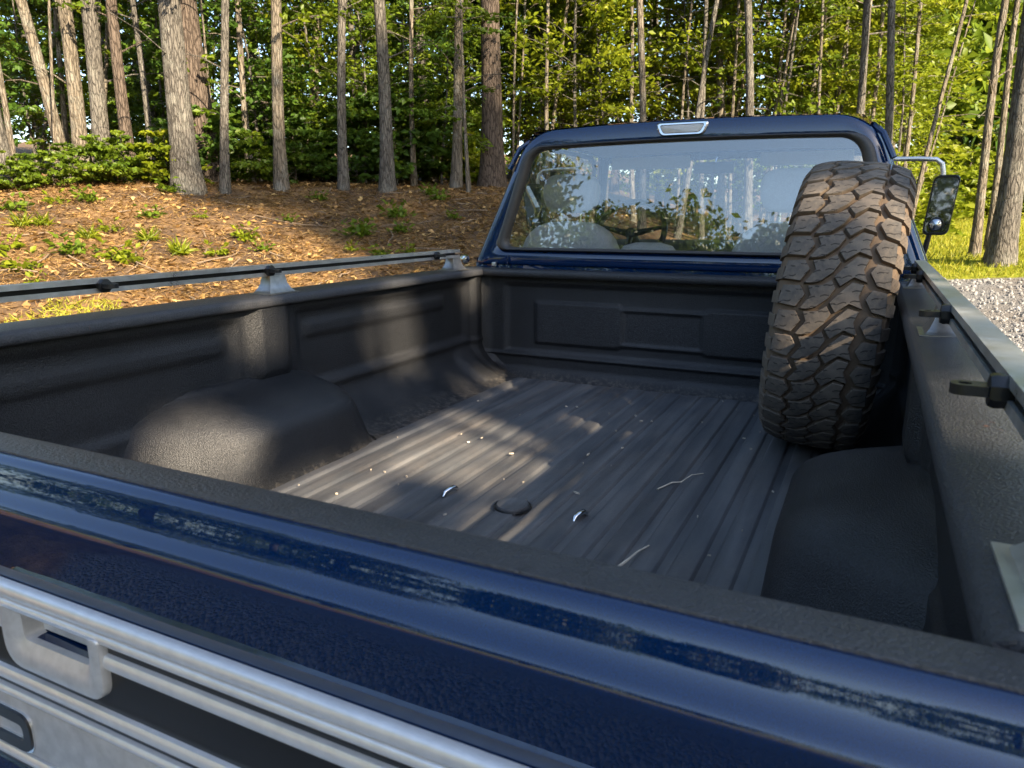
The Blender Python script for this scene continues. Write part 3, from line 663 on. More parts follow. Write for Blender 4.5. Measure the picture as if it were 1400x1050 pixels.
# ------------------------------------------------------------------ spare tyre standing in the bed
def spare():
    Rt = .432; wid = .264; hw = wid/2; base = Rt-.0165; npit = 40
    tilt = R(5.0); yawt = R(0.0)
    root = empty('spare_tire'); tag(root, 'dusty brown mud-terrain tyre standing upright in the truck bed', 'tire')
    def crown(a): return -.020*(abs(a)/hw)**3.2      # radius drop across the tread
    prof = []
    for a in lin(-hw, hw, 15): prof.append((a, base+crown(a)))
    sidew = [(hw+.004, base-.030), (hw+.012, base-.065), (hw+.014, base-.11), (hw+.006, base-.15), (hw-.012, base-.185), (hw-.03, base-.20), (hw-.045, base-.20)]
    full = [(-a, r_) for a, r_ in sidew[::-1]] + prof + sidew
    mb = MB().lathe(full, 120, 'x'); car = mb.build('carcass', 'tyre', root, auto=60)
    at = car.data.attributes.new('groove', 'FLOAT', 'POINT')
    at.data.foreach_set('value', [1.0 if math.hypot(v.co.y, v.co.z) > base-.035 else .35 for v in car.data.vertices])
    pit = 2*math.pi/npit
    LS = [(.005, -.36), (.03, .42), (.20, .46), (.262, .10), (.19, -.42)]
    LC = [(.215, -.50), (.305, .10), (.262, .47), (.40, .56), (.475, .80), (.525, .50), (.475, .06), (.37, -.36), (.30, -.46)]
    RC = [(.475, -.12), (.565, .38), (.655, .80), (.765, .74), (.735, .28), (.785, -.20), (.66, -.06), (.545, -.48)]
    RS = [(.785, .20), (.835, .60), (.975, .55), (.995, -.36), (.865, -.28)]
    for poly in (LS, LC, RC, RS):
        pts = rpoly([(q[0], q[1]) for q in poly], .014, 3)
        # v in pitch units; scale so the corner radius stays round
        n = len(pts); cu = sum(p[0] for p in pts)/n; cv = sum(p[1] for p in pts)/n
        def P(u, v, r_): a = (u-.5)*wid; th = v*pit; rad = r_+crown(a); return (a, -rad*math.cos(th), rad*math.sin(th))
        rings = []; grv = []
        for g, rr, gr in ((1.00, base-.006, 1), (.965, base+.004, .9), (.945, Rt-.0026, .25), (.92, Rt-.0004, 0), (.5, Rt+.0003, 0)):
            rings.append([P(cu+(u-cu)*g, cv+(v-cv)*g, rr) for u, v in pts]); grv += [gr]*n
        m = MB().loft(rings, True, False); m.v.append(P(cu, cv, Rt+.0003)); k0 = 4*n
        m.f += [(k0+i, k0+(i+1) % n, len(m.v)-1) for i in range(n)]; grv.append(0)
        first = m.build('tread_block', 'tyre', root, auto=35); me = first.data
        ga = me.attributes.new('groove', 'FLOAT', 'POINT'); ga.data.foreach_set('value', grv)
        uv = me.uv_layers.new(name='UVMap')
        for lp_ in me.loops:
            c = me.vertices[lp_.vertex_index].co; uv.data[lp_.index].uv = (c.x/wid+.5, math.atan2(c.z, -c.y)/pit)
        for k in range(npit):
            o = first if k == 0 else link(first.copy(), root)
            o.rotation_euler = (k*pit, 0, 0)
    # outer shoulder lugs on the sidewalls
    for s in (-1, 1):
        a0 = hw*s; V = [(a0-.004*s, -(base-.004)), (a0+.012*s, -(base-.028)), (a0+.017*s, -(base-.055)), (a0+.010*s, -(base-.058)), (a0+.003*s, -(base-.03)), (a0-.008*s, -(base-.012))]
        m = MB().loft([[(x, y*math.cos(t*pit)-0, -y*math.sin(t*pit)) for x, y in V] for t in (-.26, .26)])
        first = m.build('shoulder_lug', 'tyre', root, auto=30)
        ga = first.data.attributes.new('groove', 'FLOAT', 'POINT'); ga.data.foreach_set('value', [.4]*len(first.data.vertices))
        first.data.uv_layers.new(name='UVMap')
        for k in range(npit):
            o = first if k == 0 else link(first.copy(), root)
            o.rotation_euler = ((k+.1)*pit, 0, 0)
    root.rotation_euler = (0, tilt, yawt)
    zc = Rt*math.cos(tilt)+hw*math.sin(tilt)*.55
    root.location = (XC+.664, 2.43, ZB+.010+zc)
spare()

# ------------------------------------------------------------------ litter in the bed
def twig(pts, rad, label, mat='twig_pale'):
    base = Vector((XC+pts[0][0], pts[0][1], ZB+.0105+rad))
    mb = MB().tube([(XC+x-base.x, y-base.y, z) for x, y, z in pts], [rad*(1-.5*i/(len(pts)-1)) for i in range(len(pts))], 6)
    o = mb.build('dry_twig', mat); o.location = base; return tag(o, label, 'twig')
twig([(.30, 1.80, 0), (.325, 1.86, .003), (.345, 1.875, .002), (.36, 1.94, .004), (.385, 1.975, .001)], .0022, 'pale kinked twig lying across the ribs of the bed floor')
twig([(.345, 1.33, 0), (.355, 1.37, .002), (.362, 1.41, .003), (.375, 1.455, .001)], .0034, 'short dry twig lying in a floor groove beside the tailgate')
def litter():
    mb = MB()
    for i in range(64):
        x = (random.randint(-8, 7)+.5)*.0775+random.gauss(0, .008) if i % 2 else random.uniform(-.6, .6); y = random.uniform(.9, 2.9); s = random.uniform(.0012, .0035)*(1.7 if random.random() < .08 else 1)
        a = random.uniform(0, 6.3); l = s*random.uniform(1, 2.6); z = ZB+.0125
        ca, sa = math.cos(a), math.sin(a); q = [(l, 0), (0, s*.5), (-l, 0), (0, -s*.5)]
        b = [(XC+x+u*ca-v*sa, y+u*sa+v*ca, z-.001) for u, v in q]; t = [(p[0], p[1], z+.002+random.random()*.002) for p in b]
        mb.loft([b, t])
    o = mb.build('bed_litter', 'twig_pale', smooth=False); tag(o, 'tiny pale bits of leaf and twig scattered over the bed floor', 'litter', kind='stuff')
litter()

# ------------------------------------------------------------------ plants
def spray_points(n_sub, leaves, length, droop=.25):
    """leaf positions of one leafy branch growing along +x from the origin, and its twig segments"""
    P = []; D = []; tw = []
    for i in range(n_sub):
        t = (i+1)/n_sub; b = np.array([length*t*.8, 0, .10*length*t-droop*length*t*t]); sgn = 1 if i % 2 else -1
        a = sgn*random.uniform(.4, 1.0) if i < n_sub-1 else 0; l = length*random.uniform(.28, .5)*(1.1-.5*t)
        e = b+np.array([math.cos(a)*l, math.sin(a)*l, -.12*l]); tw.append((b, e))
        for k in range(leaves):
            s = random.uniform(.15, 1.05); q = b+(e-b)*s; P.append(q+rng.normal(size=3)*[.045, .045, .025]); D.append((e-b)/l)
    return np.array(P), np.array(D), tw
SPR = [spray_points(random.randint(5, 8), random.randint(7, 10), 1.0) for _ in range(10)]
def rotz(a): return np.array([[math.cos(a), -math.sin(a), 0], [math.sin(a), math.cos(a), 0], [0, 0, 1]])
def crown_from_sprays(origins, lens, azs, pitch, size):
    PP = []; DD = []; SZ = []; TW = []; RN = []
    for o, l, a, p in zip(origins, lens, azs, pitch):
        P, D, tw = random.choice(SPR); M = rotz(a) @ np.array([[math.cos(p), 0, -math.sin(p)], [0, 1, 0], [math.sin(p), 0, math.cos(p)]])
        PP.append(P*l@M.T+o); DD.append(D@M.T); SZ.append(np.full(len(P), 1.0)*size*rng.uniform(.6, 1.25, len(P)))
        base = random.gauss(.45, .16); RN.append(np.clip(rng.normal(base, .15, len(P)), 0, 1))
        TW.append((np.array(o), np.array([l*.85, 0, -.10*l])@M.T+o))
    return np.concatenate(PP), np.concatenate(DD), np.concatenate(SZ), np.concatenate(RN), TW
def sapling_crown(name, h, n, reach, size, mat, low=.15, shape='layer'):
    org = []; ln = []; az = []; pt = []
    for i in range(n):
        z = h*(low+(1-low)*random.random()**.9); f = (z/h-low)/(1-low)
        r_ = reach*(.45+.75*math.sin(math.pi*min(1, .25+.72*f)))*random.uniform(.6, 1.1)
        org.append(np.array([random.gauss(0, .04), random.gauss(0, .04), z])); ln.append(max(.25, r_)); az.append(random.uniform(0, 6.283)); pt.append(random.gauss(.18, .22))
    P, D, S, RN, TW = crown_from_sprays(org, ln, az, pt, size)
    return leaf_mesh(name, P, S, mat, up=.55, dirs=D, rnd=RN), TW
def trunk_mesh(name, pts, rad, mat, n=12, flare=True, limbs=()):
    mb = MB(); P = []; Rr = []
    for i, (p, r_) in enumerate(zip(pts, rad)): P.append(p); Rr.append(r_)
    mb.tube(P, Rr, n)
    for a, b, r_ in limbs:
        mm = (Vector(a)+Vector(b))/2+Vector((0, 0, .06)); mb.tube([a, mm, b], [r_, r_*.7, r_*.3], 5, False)
    me = mb.build(name, mat, None).data
    o = [o for o in bpy.data.objects if o.data == me][0]; COL.objects.unlink(o); bpy.data.objects.remove(o); return me
def obj(name, me, parent=None, loc=None):
    o = bpy.data.objects.new(name, me); link(o, parent)
    if loc is not None: o.location = loc
    return o
def canopy_mesh(name, n_cl, per, rx, rz, size, mat, cl=.7, keep=None):
    P = []; RN = []
    for i in range(n_cl):
        v = rng.normal(size=3); v /= np.linalg.norm(v); rr = rng.uniform(.35, 1)**.5
        c = np.array([v[0]*rx*rr, v[1]*rx*rr, v[2]*rz*rr]); q = rng.normal(size=(per, 3))*np.array([cl, cl, cl*.55])*.55
        P.append(c+q); RN.append(np.clip(rng.normal(random.gauss(.45, .15), .12, per), 0, 1))
    P = np.concatenate(P); RN = np.concatenate(RN)
    if keep is not None: k = keep(P); P = P[k]; RN = RN[k]
    return leaf_mesh(name, P, size*rng.uniform(.6, 1.3, len(P)), mat, up=.2, rnd=RN)

CANOPY = [canopy_mesh('crown', 42, 55, 2.3, 2.6, .26, m_) for m_ in ('needle', 'leaf_deep', 'leaf_mid')]
def big_tree(name, base, lean, r_base, height, bark, label, group=None, crown=0, low=0, low_z=(2.0, 5.5), lowmat='leaf_mid', fork=None, crown_s=1.0, cat='tree', snag=None, low_len=1.2, low_size=.11):
    """base: Vector on the ground; lean: top offset per metre"""
    root = empty(name, base); tag(root, label, cat, group)
    H = snag or height; pts = []; rad = []; ph = random.uniform(0, 6)
    n = 16
    for i in range(n+1):
        t = i/n; z = H*t**1.35-.25*(i == 0); f = z if z < 7 else 7+(z-7)*.4
        pts.append(Vector((lean[0]*f+.05*math.sin(z*.7+ph)*min(1, z/3), lean[1]*f+.05*math.cos(z*.6+ph)*min(1, z/3), z)))
        fl = 1+.55*math.exp(-max(0, z)/.28)
        rad.append(r_base*fl*((1-.72*t) if not snag else (1-.15*t)))
    limbs = []
    if fork:
        z0, dx, dy, dz = fork; a = pts[0].lerp(pts[-1], 0); k = min(range(len(pts)), key=lambda i: abs(pts[i].z-z0)); a = pts[k]
        limbs.append((a, a+Vector((dx*.55, dy*.55, dz*.5)), r_base*.62)); limbs.append((a+Vector((dx*.55, dy*.55, dz*.5)), a+Vector((dx*.7, dy*.7, dz)), r_base*.45))
    for _ in range(random.randint(3, 7) if H > 3 else 0):          # dead side branches
        z0 = random.uniform(1.2, min(6.5, H*.9)); k = min(range(len(pts)), key=lambda i: abs(pts[i].z-z0)); a = pts[k].lerp(pts[min(k+1, n)], random.random()); t_ = random.uniform(0, 6.28); l_ = random.uniform(.25, 1.3)
        b = a+Vector((math.cos(t_)*l_, math.sin(t_)*l_, random.uniform(-.15, .6)*l_)); limbs.append((a, b, min(.014, r_base*.2)))
        if l_ > .7: limbs.append((a.lerp(b, .6), a.lerp(b, .6)+Vector((math.cos(t_+.8)*.4, math.sin(t_+.8)*.4, .2)), .006))
    P = D = None
    if low:
        org = []; ln = []; az = []; pt = []
        for i in range(low):
            z = random.uniform(*low_z); k = min(range(len(pts)), key=lambda i: abs(pts[i].z-z)); c = pts[k]
            org.append(np.array(c)+[0, 0, z-c.z]); ln.append(random.uniform(.7, 1.3)*low_len); az.append(random.uniform(0, 6.283)); pt.append(random.gauss(.1, .2))
        P, D, S, RN, TW = crown_from_sprays(org, ln, az, pt, low_size)
        limbs += [(Vector(a), Vector(b), .012) for a, b in TW]
    tr = obj('trunk', trunk_mesh('trunk', pts, rad, bark, 14, limbs=limbs), root)
    if P is not None: obj('low_branches', leaf_mesh('low_branches', P, S, lowmat, up=.55, dirs=D, rnd=RN), root)['kind'] = 'stuff'
    if not snag and crown is not None:
        c = obj('crown', CANOPY[crown], root); c.location = pts[-2]-Vector((0, 0, .6)); c.rotation_euler = (0, 0, random.uniform(0, 6)); c.scale = (crown_s, crown_s, crown_s*1.2)
    return root
def place(xb, yb, xt, yt, wpx, dist=None):
    """trunk foot, lean per metre and foot radius from two picture points"""
    if dist is None: b = hit(xb, yb)
    else:
        d = ray(xb, 280); k = dist/math.hypot(d.x, d.y); b = Vector((d.x*k, d.y*k, 0)); b.z = ground_z(b.x, b.y)
    dep = math.hypot(b.x, b.y); rb = ray(xb, yb); rt = ray(xt, yt)
    fwd = Vector((b.x, b.y, 0)).normalized(); o = Vector((0, 0, CAMZ))
    pb = o+rb*(dep/rb.dot(fwd)); pt = o+rt*(dep/rt.dot(fwd)); v = pt-pb; dz = max(.5, v.z)
    dsl = (b-o).length; rad = wpx/2*dsl/ (FPX*math.sqrt(1+((xb-700)/FPX)**2))
    return b, (v.x/dz, v.y/dz), rad

# the trees one can tell apart along the edge of the wood
T = [
 # xb, yb, xt, yt, w, dist, name, bark, label, kwargs
 (258, 262, 226, 0, 38, None, 'oak_tree', 'bark_grey', 'thick grey-barked tree leaning against a dark pine at the wood edge', dict(crown=2, low=5, low_z=(.9, 3.5), lowmat='leaf_mid', low_len=.9)),
 (287, 256, 256, 0, 44, 13.8, 'pine_tree', 'bark_pine', 'dark furrowed pine trunk right behind the leaning grey tree', dict(crown=0)),
 (308, 263, 303, 0, 13, None, 'young_tree', 'bark_grey', 'slim straight grey trunk beside the leaning thick tree', dict(crown=1, low=3, low_z=(2.2, 4.5))),
 (385, 259, 373, 0, 18, None, 'maple_tree', 'bark_tan', 'pale tan trunk with leafy sprays crossing it at head height', dict(crown=2, low=9, low_z=(2.3, 4.6), lowmat='leaf_gold', low_len=1.25)),
 (471, 252, 466, 0, 14, 13.2, 'forked_tree', 'bark_grey', 'grey trunk forking into a crooked second stem above head height', dict(crown=1, fork=(2.3, .45, .25, 2.4), low=4, low_z=(2.8, 4.8))),
 (530, 262, 519, 0, 20, None, 'poplar_tree', 'bark_grey', 'straight pale grey trunk with dark knots beside the dirt bank', dict(crown=1, low=0)),
 (673, 256, 674, 0, 34, None, 'pine_tree', 'bark_pine', 'stout furrowed pine trunk standing next to the truck cab', dict(crown=0, low=2, low_z=(1.5, 3))),
 (641, 262, 632, 110, 6, None, 'young_tree', 'bark_tan', 'thin pale sapling stem just left of the stout pine', dict(crown=None, low=10, low_z=(.8, 3.2), low_len=.75, height=4.5)),
 (624, 248, 632, 0, 15, 13.6, 'old_tree', 'bark_tan', 'blotchy lichen-covered trunk behind the thin sapling', dict(crown=1, low=5, low_z=(1.5, 4.5), lowmat='leaf_deep')),
 (27, 236, 0, 60, 9, 14.6, 'young_tree', 'bark_tan', 'crooked slender bare stem bending over the bank', dict(crown=None, low=3, low_z=(3.5, 5.5), height=7)),
 (98, 218, 44, 0, 17, 15.4, 'leaning_tree', 'bark_tan', 'strongly leaning sunlit trunk deep in the left thicket', dict(crown=2, low=6, low_z=(2.5, 5.5), lowmat='leaf_gold')),
 (120, 222, 92, 0, 22, 15.0, 'oak_tree', 'bark_tan', 'broad sunlit yellowish trunk dappled with leaf shadow', dict(crown=2, low=4, low_z=(3.5, 5.5))),
 (148, 228, 123, 0, 24, 14.2, 'oak_tree', 'bark_grey', 'smooth brown trunk between the dappled trunk and the reddish one', dict(crown=1)),
 (184, 230, 160, 0, 18, 14.0, 'pine_tree', 'bark_pine', 'reddish pine trunk dappled by sun behind the maple shrubs', dict(crown=0, low=2, low_z=(2.5, 4))),
 (214, 226, 190, 0, 9, 14.2, 'young_tree', 'bark_grey', 'dark slender trunk between the reddish pine and thick grey tree', dict(crown=1, low=3, low_z=(2, 4.5))),
 (14, 242, -14, 90, 22, 13.0, 'oak_tree', 'bark_grey', 'dark leaning trunk at the outer end of the bank', dict(crown=1, low=3, low_z=(4, 6))),
 (346, 232, 326, 0, 10, 14.6, 'young_tree', 'bark_tan', 'sun-flecked thin trunk behind the pale tan tree', dict(crown=1, low=5, low_z=(1.5, 4.5))),
 (567, 236, 561, 0, 8, 14.6, 'young_tree', 'bark_tan', 'thin sunlit stem in the shade behind the knotted trunk', dict(crown=1, low=6, low_z=(1.5, 5), lowmat='leaf_deep')),
 (742, 236, 776, 0, 6, 15.5, 'young_tree', 'bark_tan', 'thin stem slanting right above the left edge of the cab', dict(crown=1, low=5, low_z=(2, 6))),
 (735, 240, 742, 0, 8, 17.0, 'young_tree', 'bark_grey', 'slim upright stem crossing the slanting one', dict(crown=1, low=6, low_z=(2, 6))),
 (816, 240, 818, 0, 6, 16.0, 'young_tree', 'bark_grey', 'thin straight stem above the cab left of the snag', dict(crown=1, low=5, low_z=(2, 6))),
 (879, 240, 879, 0, 10, 13.5, 'snag', 'bark_tan', 'dead broken-off trunk without branches showing over the cab roof', dict(snag=4.35)),
 (914, 240, 916, 0, 6, 17.5, 'young_tree', 'bark_tan', 'thin knobbly stem right of the broken snag', dict(crown=1, low=7, low_z=(2, 6), lowmat='leaf_gold')),
 (928, 240, 970, 0, 9, 14.5, 'leaning_tree', 'bark_grey', 'dark trunk slanting to the right over the brake lamp', dict(crown=2, low=4, low_z=(3, 6), lowmat='leaf_gold')),
 (962, 240, 964, 0, 8, 15.0, 'young_tree', 'bark_grey', 'slim upright trunk crossed by the slanting dark one', dict(crown=1, low=5, low_z=(2.5, 6), lowmat='leaf_gold')),
 (990, 240, 990, 0, 13, 16.5, 'old_tree', 'bark_tan', 'blotchy pale trunk hung with vines over the cab roof', dict(crown=2, low=9, low_z=(2, 6), lowmat='leaf_gold', low_len=.7)),
 (1026, 240, 1027, 0, 14, 14.0, 'poplar_tree', 'bark_grey', 'straight grey trunk rising over the middle of the cab roof', dict(crown=1)),
 (1078, 240, 1122, 0, 9, 16.5, 'leaning_tree', 'bark_tan', 'pale trunk leaning right among bright yellow-green leaves', dict(crown=2, low=6, low_z=(3, 6), lowmat='leaf_gold')),
 (1098, 240, 1128, 40, 6, 17.5, 'young_tree', 'bark_tan', 'thin stem leaning beside the pale leaning trunk', dict(crown=1, low=5, low_z=(3, 6), lowmat='leaf_gold')),
 (1164, 240, 1183, 0, 13, 14.5, 'poplar_tree', 'bark_grey', 'brown trunk slightly leaning, above the right part of the roof', dict(crown=2)),
 (1176, 240, 1192, 0, 7, 15.6, 'young_tree', 'bark_tan', 'slim pale trunk close behind the slightly leaning brown one', dict(crown=1, low=4, low_z=(4, 6), lowmat='leaf_gold')),
 (1213, 240, 1225, 0, 13, 13.5, 'poplar_tree', 'bark_grey', 'straight trunk rising above the right corner of the cab', dict(crown=2)),
 (1332, 350, 1376, 0, 13, None, 'young_tree', 'bark_tan', 'slim tree on the grass verge left of the thick leaning trunk', dict(crown=2, height=12)),
 (1350, 343, 1396, 0, 10, None, 'young_tree', 'bark_tan', 'thinner tree on the verge partly behind the thick leaning trunk', dict(crown=1, height=12)),
 (1366, 362, 1411, 60, 34, None, 'oak_tree', 'bark_grey', 'thick split-barked trunk leaning on the grass verge by the gravel', dict(crown=2, height=15)),
]
ANCH = ['the leaning thick grey tree', 'the dark furrowed pine', 'the slim straight grey trunk', 'the pale tan trunk', 'the forked grey trunk', 'the pale grey knotted trunk', 'the stout pine near the cab', 'the thin pale sapling stem', 'the blotchy lichen trunk', 'the crooked bare stem', 'the strongly leaning sunlit trunk', 'the broad dappled trunk', 'the smooth brown trunk', 'the reddish pine trunk', 'the dark slender trunk', 'the dark leaning trunk', 'the sun-flecked thin trunk', 'the thin sunlit stem', 'the slanting thin stem', 'the slim stem crossing the slanting one', 'the thin straight stem', 'the broken snag', 'the knobbly stem', 'the dark slanting trunk', 'the slim upright trunk', 'the vine-hung pale trunk', 'the straight grey trunk over the roof', 'the pale right-leaning trunk', 'the thin leaning stem', 'the brown trunk above the roof', 'the slim pale trunk', 'the trunk over the cab corner', 'the slim verge tree', 'the thin verge tree', 'the thick verge tree']
ANCHXY = []; USED = set()
def near_label(what, x, y, alts=('', 'small ', 'tall ', 'full ', 'narrow ')):
    o = sorted(range(len(ANCHXY)), key=lambda i: (ANCHXY[i][0]-x)**2+(ANCHXY[i][1]-y)**2); d0 = math.hypot(x, y)
    for i in o[:16]:
        ax_, ay_ = ANCHXY[i]; df = d0-math.hypot(ax_, ay_)
        rel = 'beside' if abs(df) < 1.2 else ('just behind' if df < 3 else 'well behind' if df < 6.5 else 'far behind') if df > 0 else 'in front of'
        l = what+' '+rel+' '+ANCH[i]
        if l not in USED: USED.add(l); return l
    return what+' well inside the wood'
tree_xy = []
for xb, yb, xt, yt, w, dist, name, bark, label, kw in T:
    b, lean, rad = place(xb, yb, xt, yt, w, dist); kw = dict(kw); hgt = kw.pop('height', random.uniform(12, 15)); tree_xy.append((b.x, b.y)); ANCHXY.append((b.x, b.y))
    big_tree(name, b, lean, rad*.92, hgt, bark, label, **kw)

# deeper trunks of the wood
random.seed(21)
def free(x, y, d): return all((x-a)**2+(y-c)**2 > d*d for a, c in tree_xy)
cnt = 0
while cnt < 46:
    px = random.uniform(-40, 1230); dd = random.uniform(15.5, 30); d = ray(px, 280); k = dd/math.hypot(d.x, d.y); x, y = d.x*k, d.y*k
    if not free(x, y, .8): continue
    tree_xy.append((x, y)); cnt += 1; pine = random.random() < .4
    big_tree('woodland_tree', Vector((x, y, ground_z(x, y))), (random.gauss(0, .05), random.gauss(0, .05)), random.uniform(.07, .17), random.uniform(13, 17), 'bark_pine' if pine else random.choice(['bark_grey', 'bark_tan']),
        near_label('slender pine in the wood' if pine else 'slim broadleaf tree in the wood', x, y), 'pines deep in the wood' if pine else 'broadleaf trunks deep in the wood', crown=random.choice([0, 1]) if pine else random.choice([1, 2]), crown_s=1.15)
cnt = 0
while cnt < 30:
    px = random.uniform(690, 1250) if cnt > 9 else random.uniform(0, 690); dd = random.uniform(14.2, 18.5); d = ray(px, 280); k = dd/math.hypot(d.x, d.y); x, y = d.x*k, d.y*k
    if not free(x, y, .5): continue
    tree_xy.append((x, y)); cnt += 1
    big_tree('slender_tree', Vector((x, y, ground_z(x, y))), (random.gauss(0, .09), random.gauss(0, .09)), random.uniform(.025, .06), random.uniform(8, 12), 'bark_tan', near_label('thin pale pole-like tree', x, y), 'thin pale trees of the wood', crown=random.choice([1, 2]), crown_s=.7, low=random.randint(0, 4), low_z=(2, 6), lowmat='leaf_gold', low_len=.8)
# understorey saplings: shared leaf meshes
random.seed(5)
VAR = []
for mat, hh, nn, reach in (('leaf_mid', 4.6, 62, 1.15), ('leaf_deep', 5.4, 70, 1.25), ('leaf_gold', 5.0, 66, 1.2), ('leaf_deep', 3.6, 50, 1.0), ('leaf_gold', 6.6, 84, 1.4), ('leaf_mid', 6.0, 76, 1.35)):
    cm, TW = sapling_crown('crown', hh, nn, reach, .115, mat, .12)
    st = [Vector((.06*math.sin(z), .06*math.cos(z*1.3), z)) for z in lin(-.15, hh, 9)]
    tm = trunk_mesh('stem', st, [.035*(1-.8*i/8) for i in range(9)], 'bark_grey', 7, limbs=[(Vector(a), Vector(b), .008) for a, b in TW])
    VAR.append((cm, tm, mat))
LBL = {'leaf_mid': 'leafy mid-green sapling', 'leaf_deep': 'dark green shaded sapling', 'leaf_gold': 'bright yellow-green sapling'}
def sapling(x, y, v, s=1.0):
    cm, tm, mat = VAR[v]; root = empty('sapling', (x, y, ground_z(x, y)-.02)); tag(root, near_label(LBL[mat], x, y), 'sapling', {'leaf_mid': 'mid-green understorey saplings', 'leaf_deep': 'dark understorey saplings', 'leaf_gold': 'yellow-green understorey saplings'}[mat])
    root.rotation_euler = (random.gauss(0, .04), random.gauss(0, .04), random.uniform(0, 6.28)); root.scale = (s, s, s)
    obj('stem', tm, root); obj('crown', cm, root)
cnt = 0
while cnt < 64:
    right = cnt >= 34; px = random.uniform(700, 1250) if right else random.uniform(-30, 720)
    dd = random.uniform(15, 23) if right else random.uniform(15.2, 23); d = ray(px, 280); k = dd/math.hypot(d.x, d.y)
    if not free(d.x*k, d.y*k, .45): continue
    tree_xy.append((d.x*k, d.y*k)); cnt += 1
    sapling(d.x*k, d.y*k, random.choice([2, 4, 2, 4, 5, 0]) if right else random.choice([0, 1, 3, 1, 5, 0]), random.uniform(.85, 1.25))
# low shrubs along the wood edge
SHR = []
for mat, n, reach, hh in (('leaf_mid', 34, .75, 1.1), ('leaf_deep', 38, .8, 1.3), ('leaf_gold', 26, .6, .9)):
    cm, TW = sapling_crown('foliage', hh, n, reach, .12, mat, .05)
    tm = trunk_mesh('stems', [Vector((0, 0, -.1)), Vector((.03, 0, hh*.5)), Vector((0, .03, hh*.95))], [.02, .014, .006], 'bark_tan', 6, limbs=[(Vector(a), Vector(b), .006) for a, b in TW])
    SHR.append((cm, tm, mat))
SL = {'leaf_mid': ('bushy mid-green shrub', 'mid-green shrubs at the wood edge'), 'leaf_deep': ('dark leafy shrub', 'dark shrubs among the tree feet'), 'leaf_gold': ('bright yellow-green shrub', 'yellow-green shrubs at the wood edge')}
def shrub(p, v, s):
    cm, tm, mat = SHR[v]; root = empty('shrub', (p.x, p.y, p.z-.02)); tag(root, near_label(SL[mat][0], p.x, p.y), 'shrub', SL[mat][1]); root.rotation_euler = (0, 0, random.uniform(0, 6.28)); root.scale = (s, s, s)
    obj('stems', tm, root); obj('foliage', cm, root)
for xb, yb, v, s in [(20, 262, 0, .5), (75, 256, 0, .6), (130, 252, 0, .65), (170, 250, 0, .7), (208, 248, 0, .8), (232, 252, 2, .9), (330, 247, 1, 1.0), (350, 252, 0, .8), (405, 250, 1, .9), (425, 248, 0, .9), (440, 246, 1, 1.1), (500, 246, 0, .9), (555, 248, 1, 1), (590, 247, 0, .9), (600, 243, 1, 1.2), (650, 250, 0, .8), (490, 240, 1, 1.2), (375, 242, 1, 1.3), (290, 250, 1, .9), (260, 240, 1, 1.2), (545, 238, 1, 1.3), (640, 240, 2, 1.1)]:
    shrub(hit(xb, yb), v, s)
for px, dd, v, s in [(1246, 19, 2, 1.6), (1262, 24, 2, 2.2), (1290, 27, 2, 2.4), (1320, 29, 2, 2.3), (1350, 31, 2, 2.2), (1385, 30, 2, 2.3), (1275, 33, 2, 2.6), (1335, 36, 2, 2.8), (1405, 37, 2, 2.8)]:
    d = ray(px, 280); k = dd/math.hypot(d.x, d.y); shrub(Vector((d.x*k, d.y*k, ground_z(d.x*k, d.y*k))), v, s)
# trees beyond the lawn
for px, dd, c, s, lm in [(1255, 34, 2, 1.9, 'leaf_gold'), (1300, 38, 1, 2.1, 'leaf_mid'), (1345, 41, 1, 2.3, 'leaf_deep'), (1395, 39, 1, 2.2, 'leaf_deep'), (1440, 42, 1, 2.2, 'leaf_mid'), (1225, 30, 2, 1.7, 'leaf_gold'), (1500, 40, 1, 2.2, 'leaf_mid')]:
    d = ray(px, 280); k = dd/math.hypot(d.x, d.y); x, y = d.x*k, d.y*k
    big_tree('broadleaf_tree', Vector((x, y, ground_z(x, y))), (0, 0), .2, 9+random.random()*2, 'bark_grey', {1255: 'yellow-green leafy tree where the lawn meets the wood', 1300: 'mid-green full tree beyond the lawn, behind the slim verge tree', 1345: 'dark full tree beyond the lawn, behind the thin verge tree', 1395: 'dark spreading tree beyond the lawn, behind the thick verge trunk', 1440: 'mid-green spreading tree beyond the lawn', 1225: 'yellow-green tree at the inner corner of the lawn', 1500: 'wide mid-green tree at the outer end of the lawn'}[px], 'trees beyond the lawn', crown=c, crown_s=s, low=26, low_z=(.8, 8), lowmat=lm, low_len=2.6, low_size=.24)
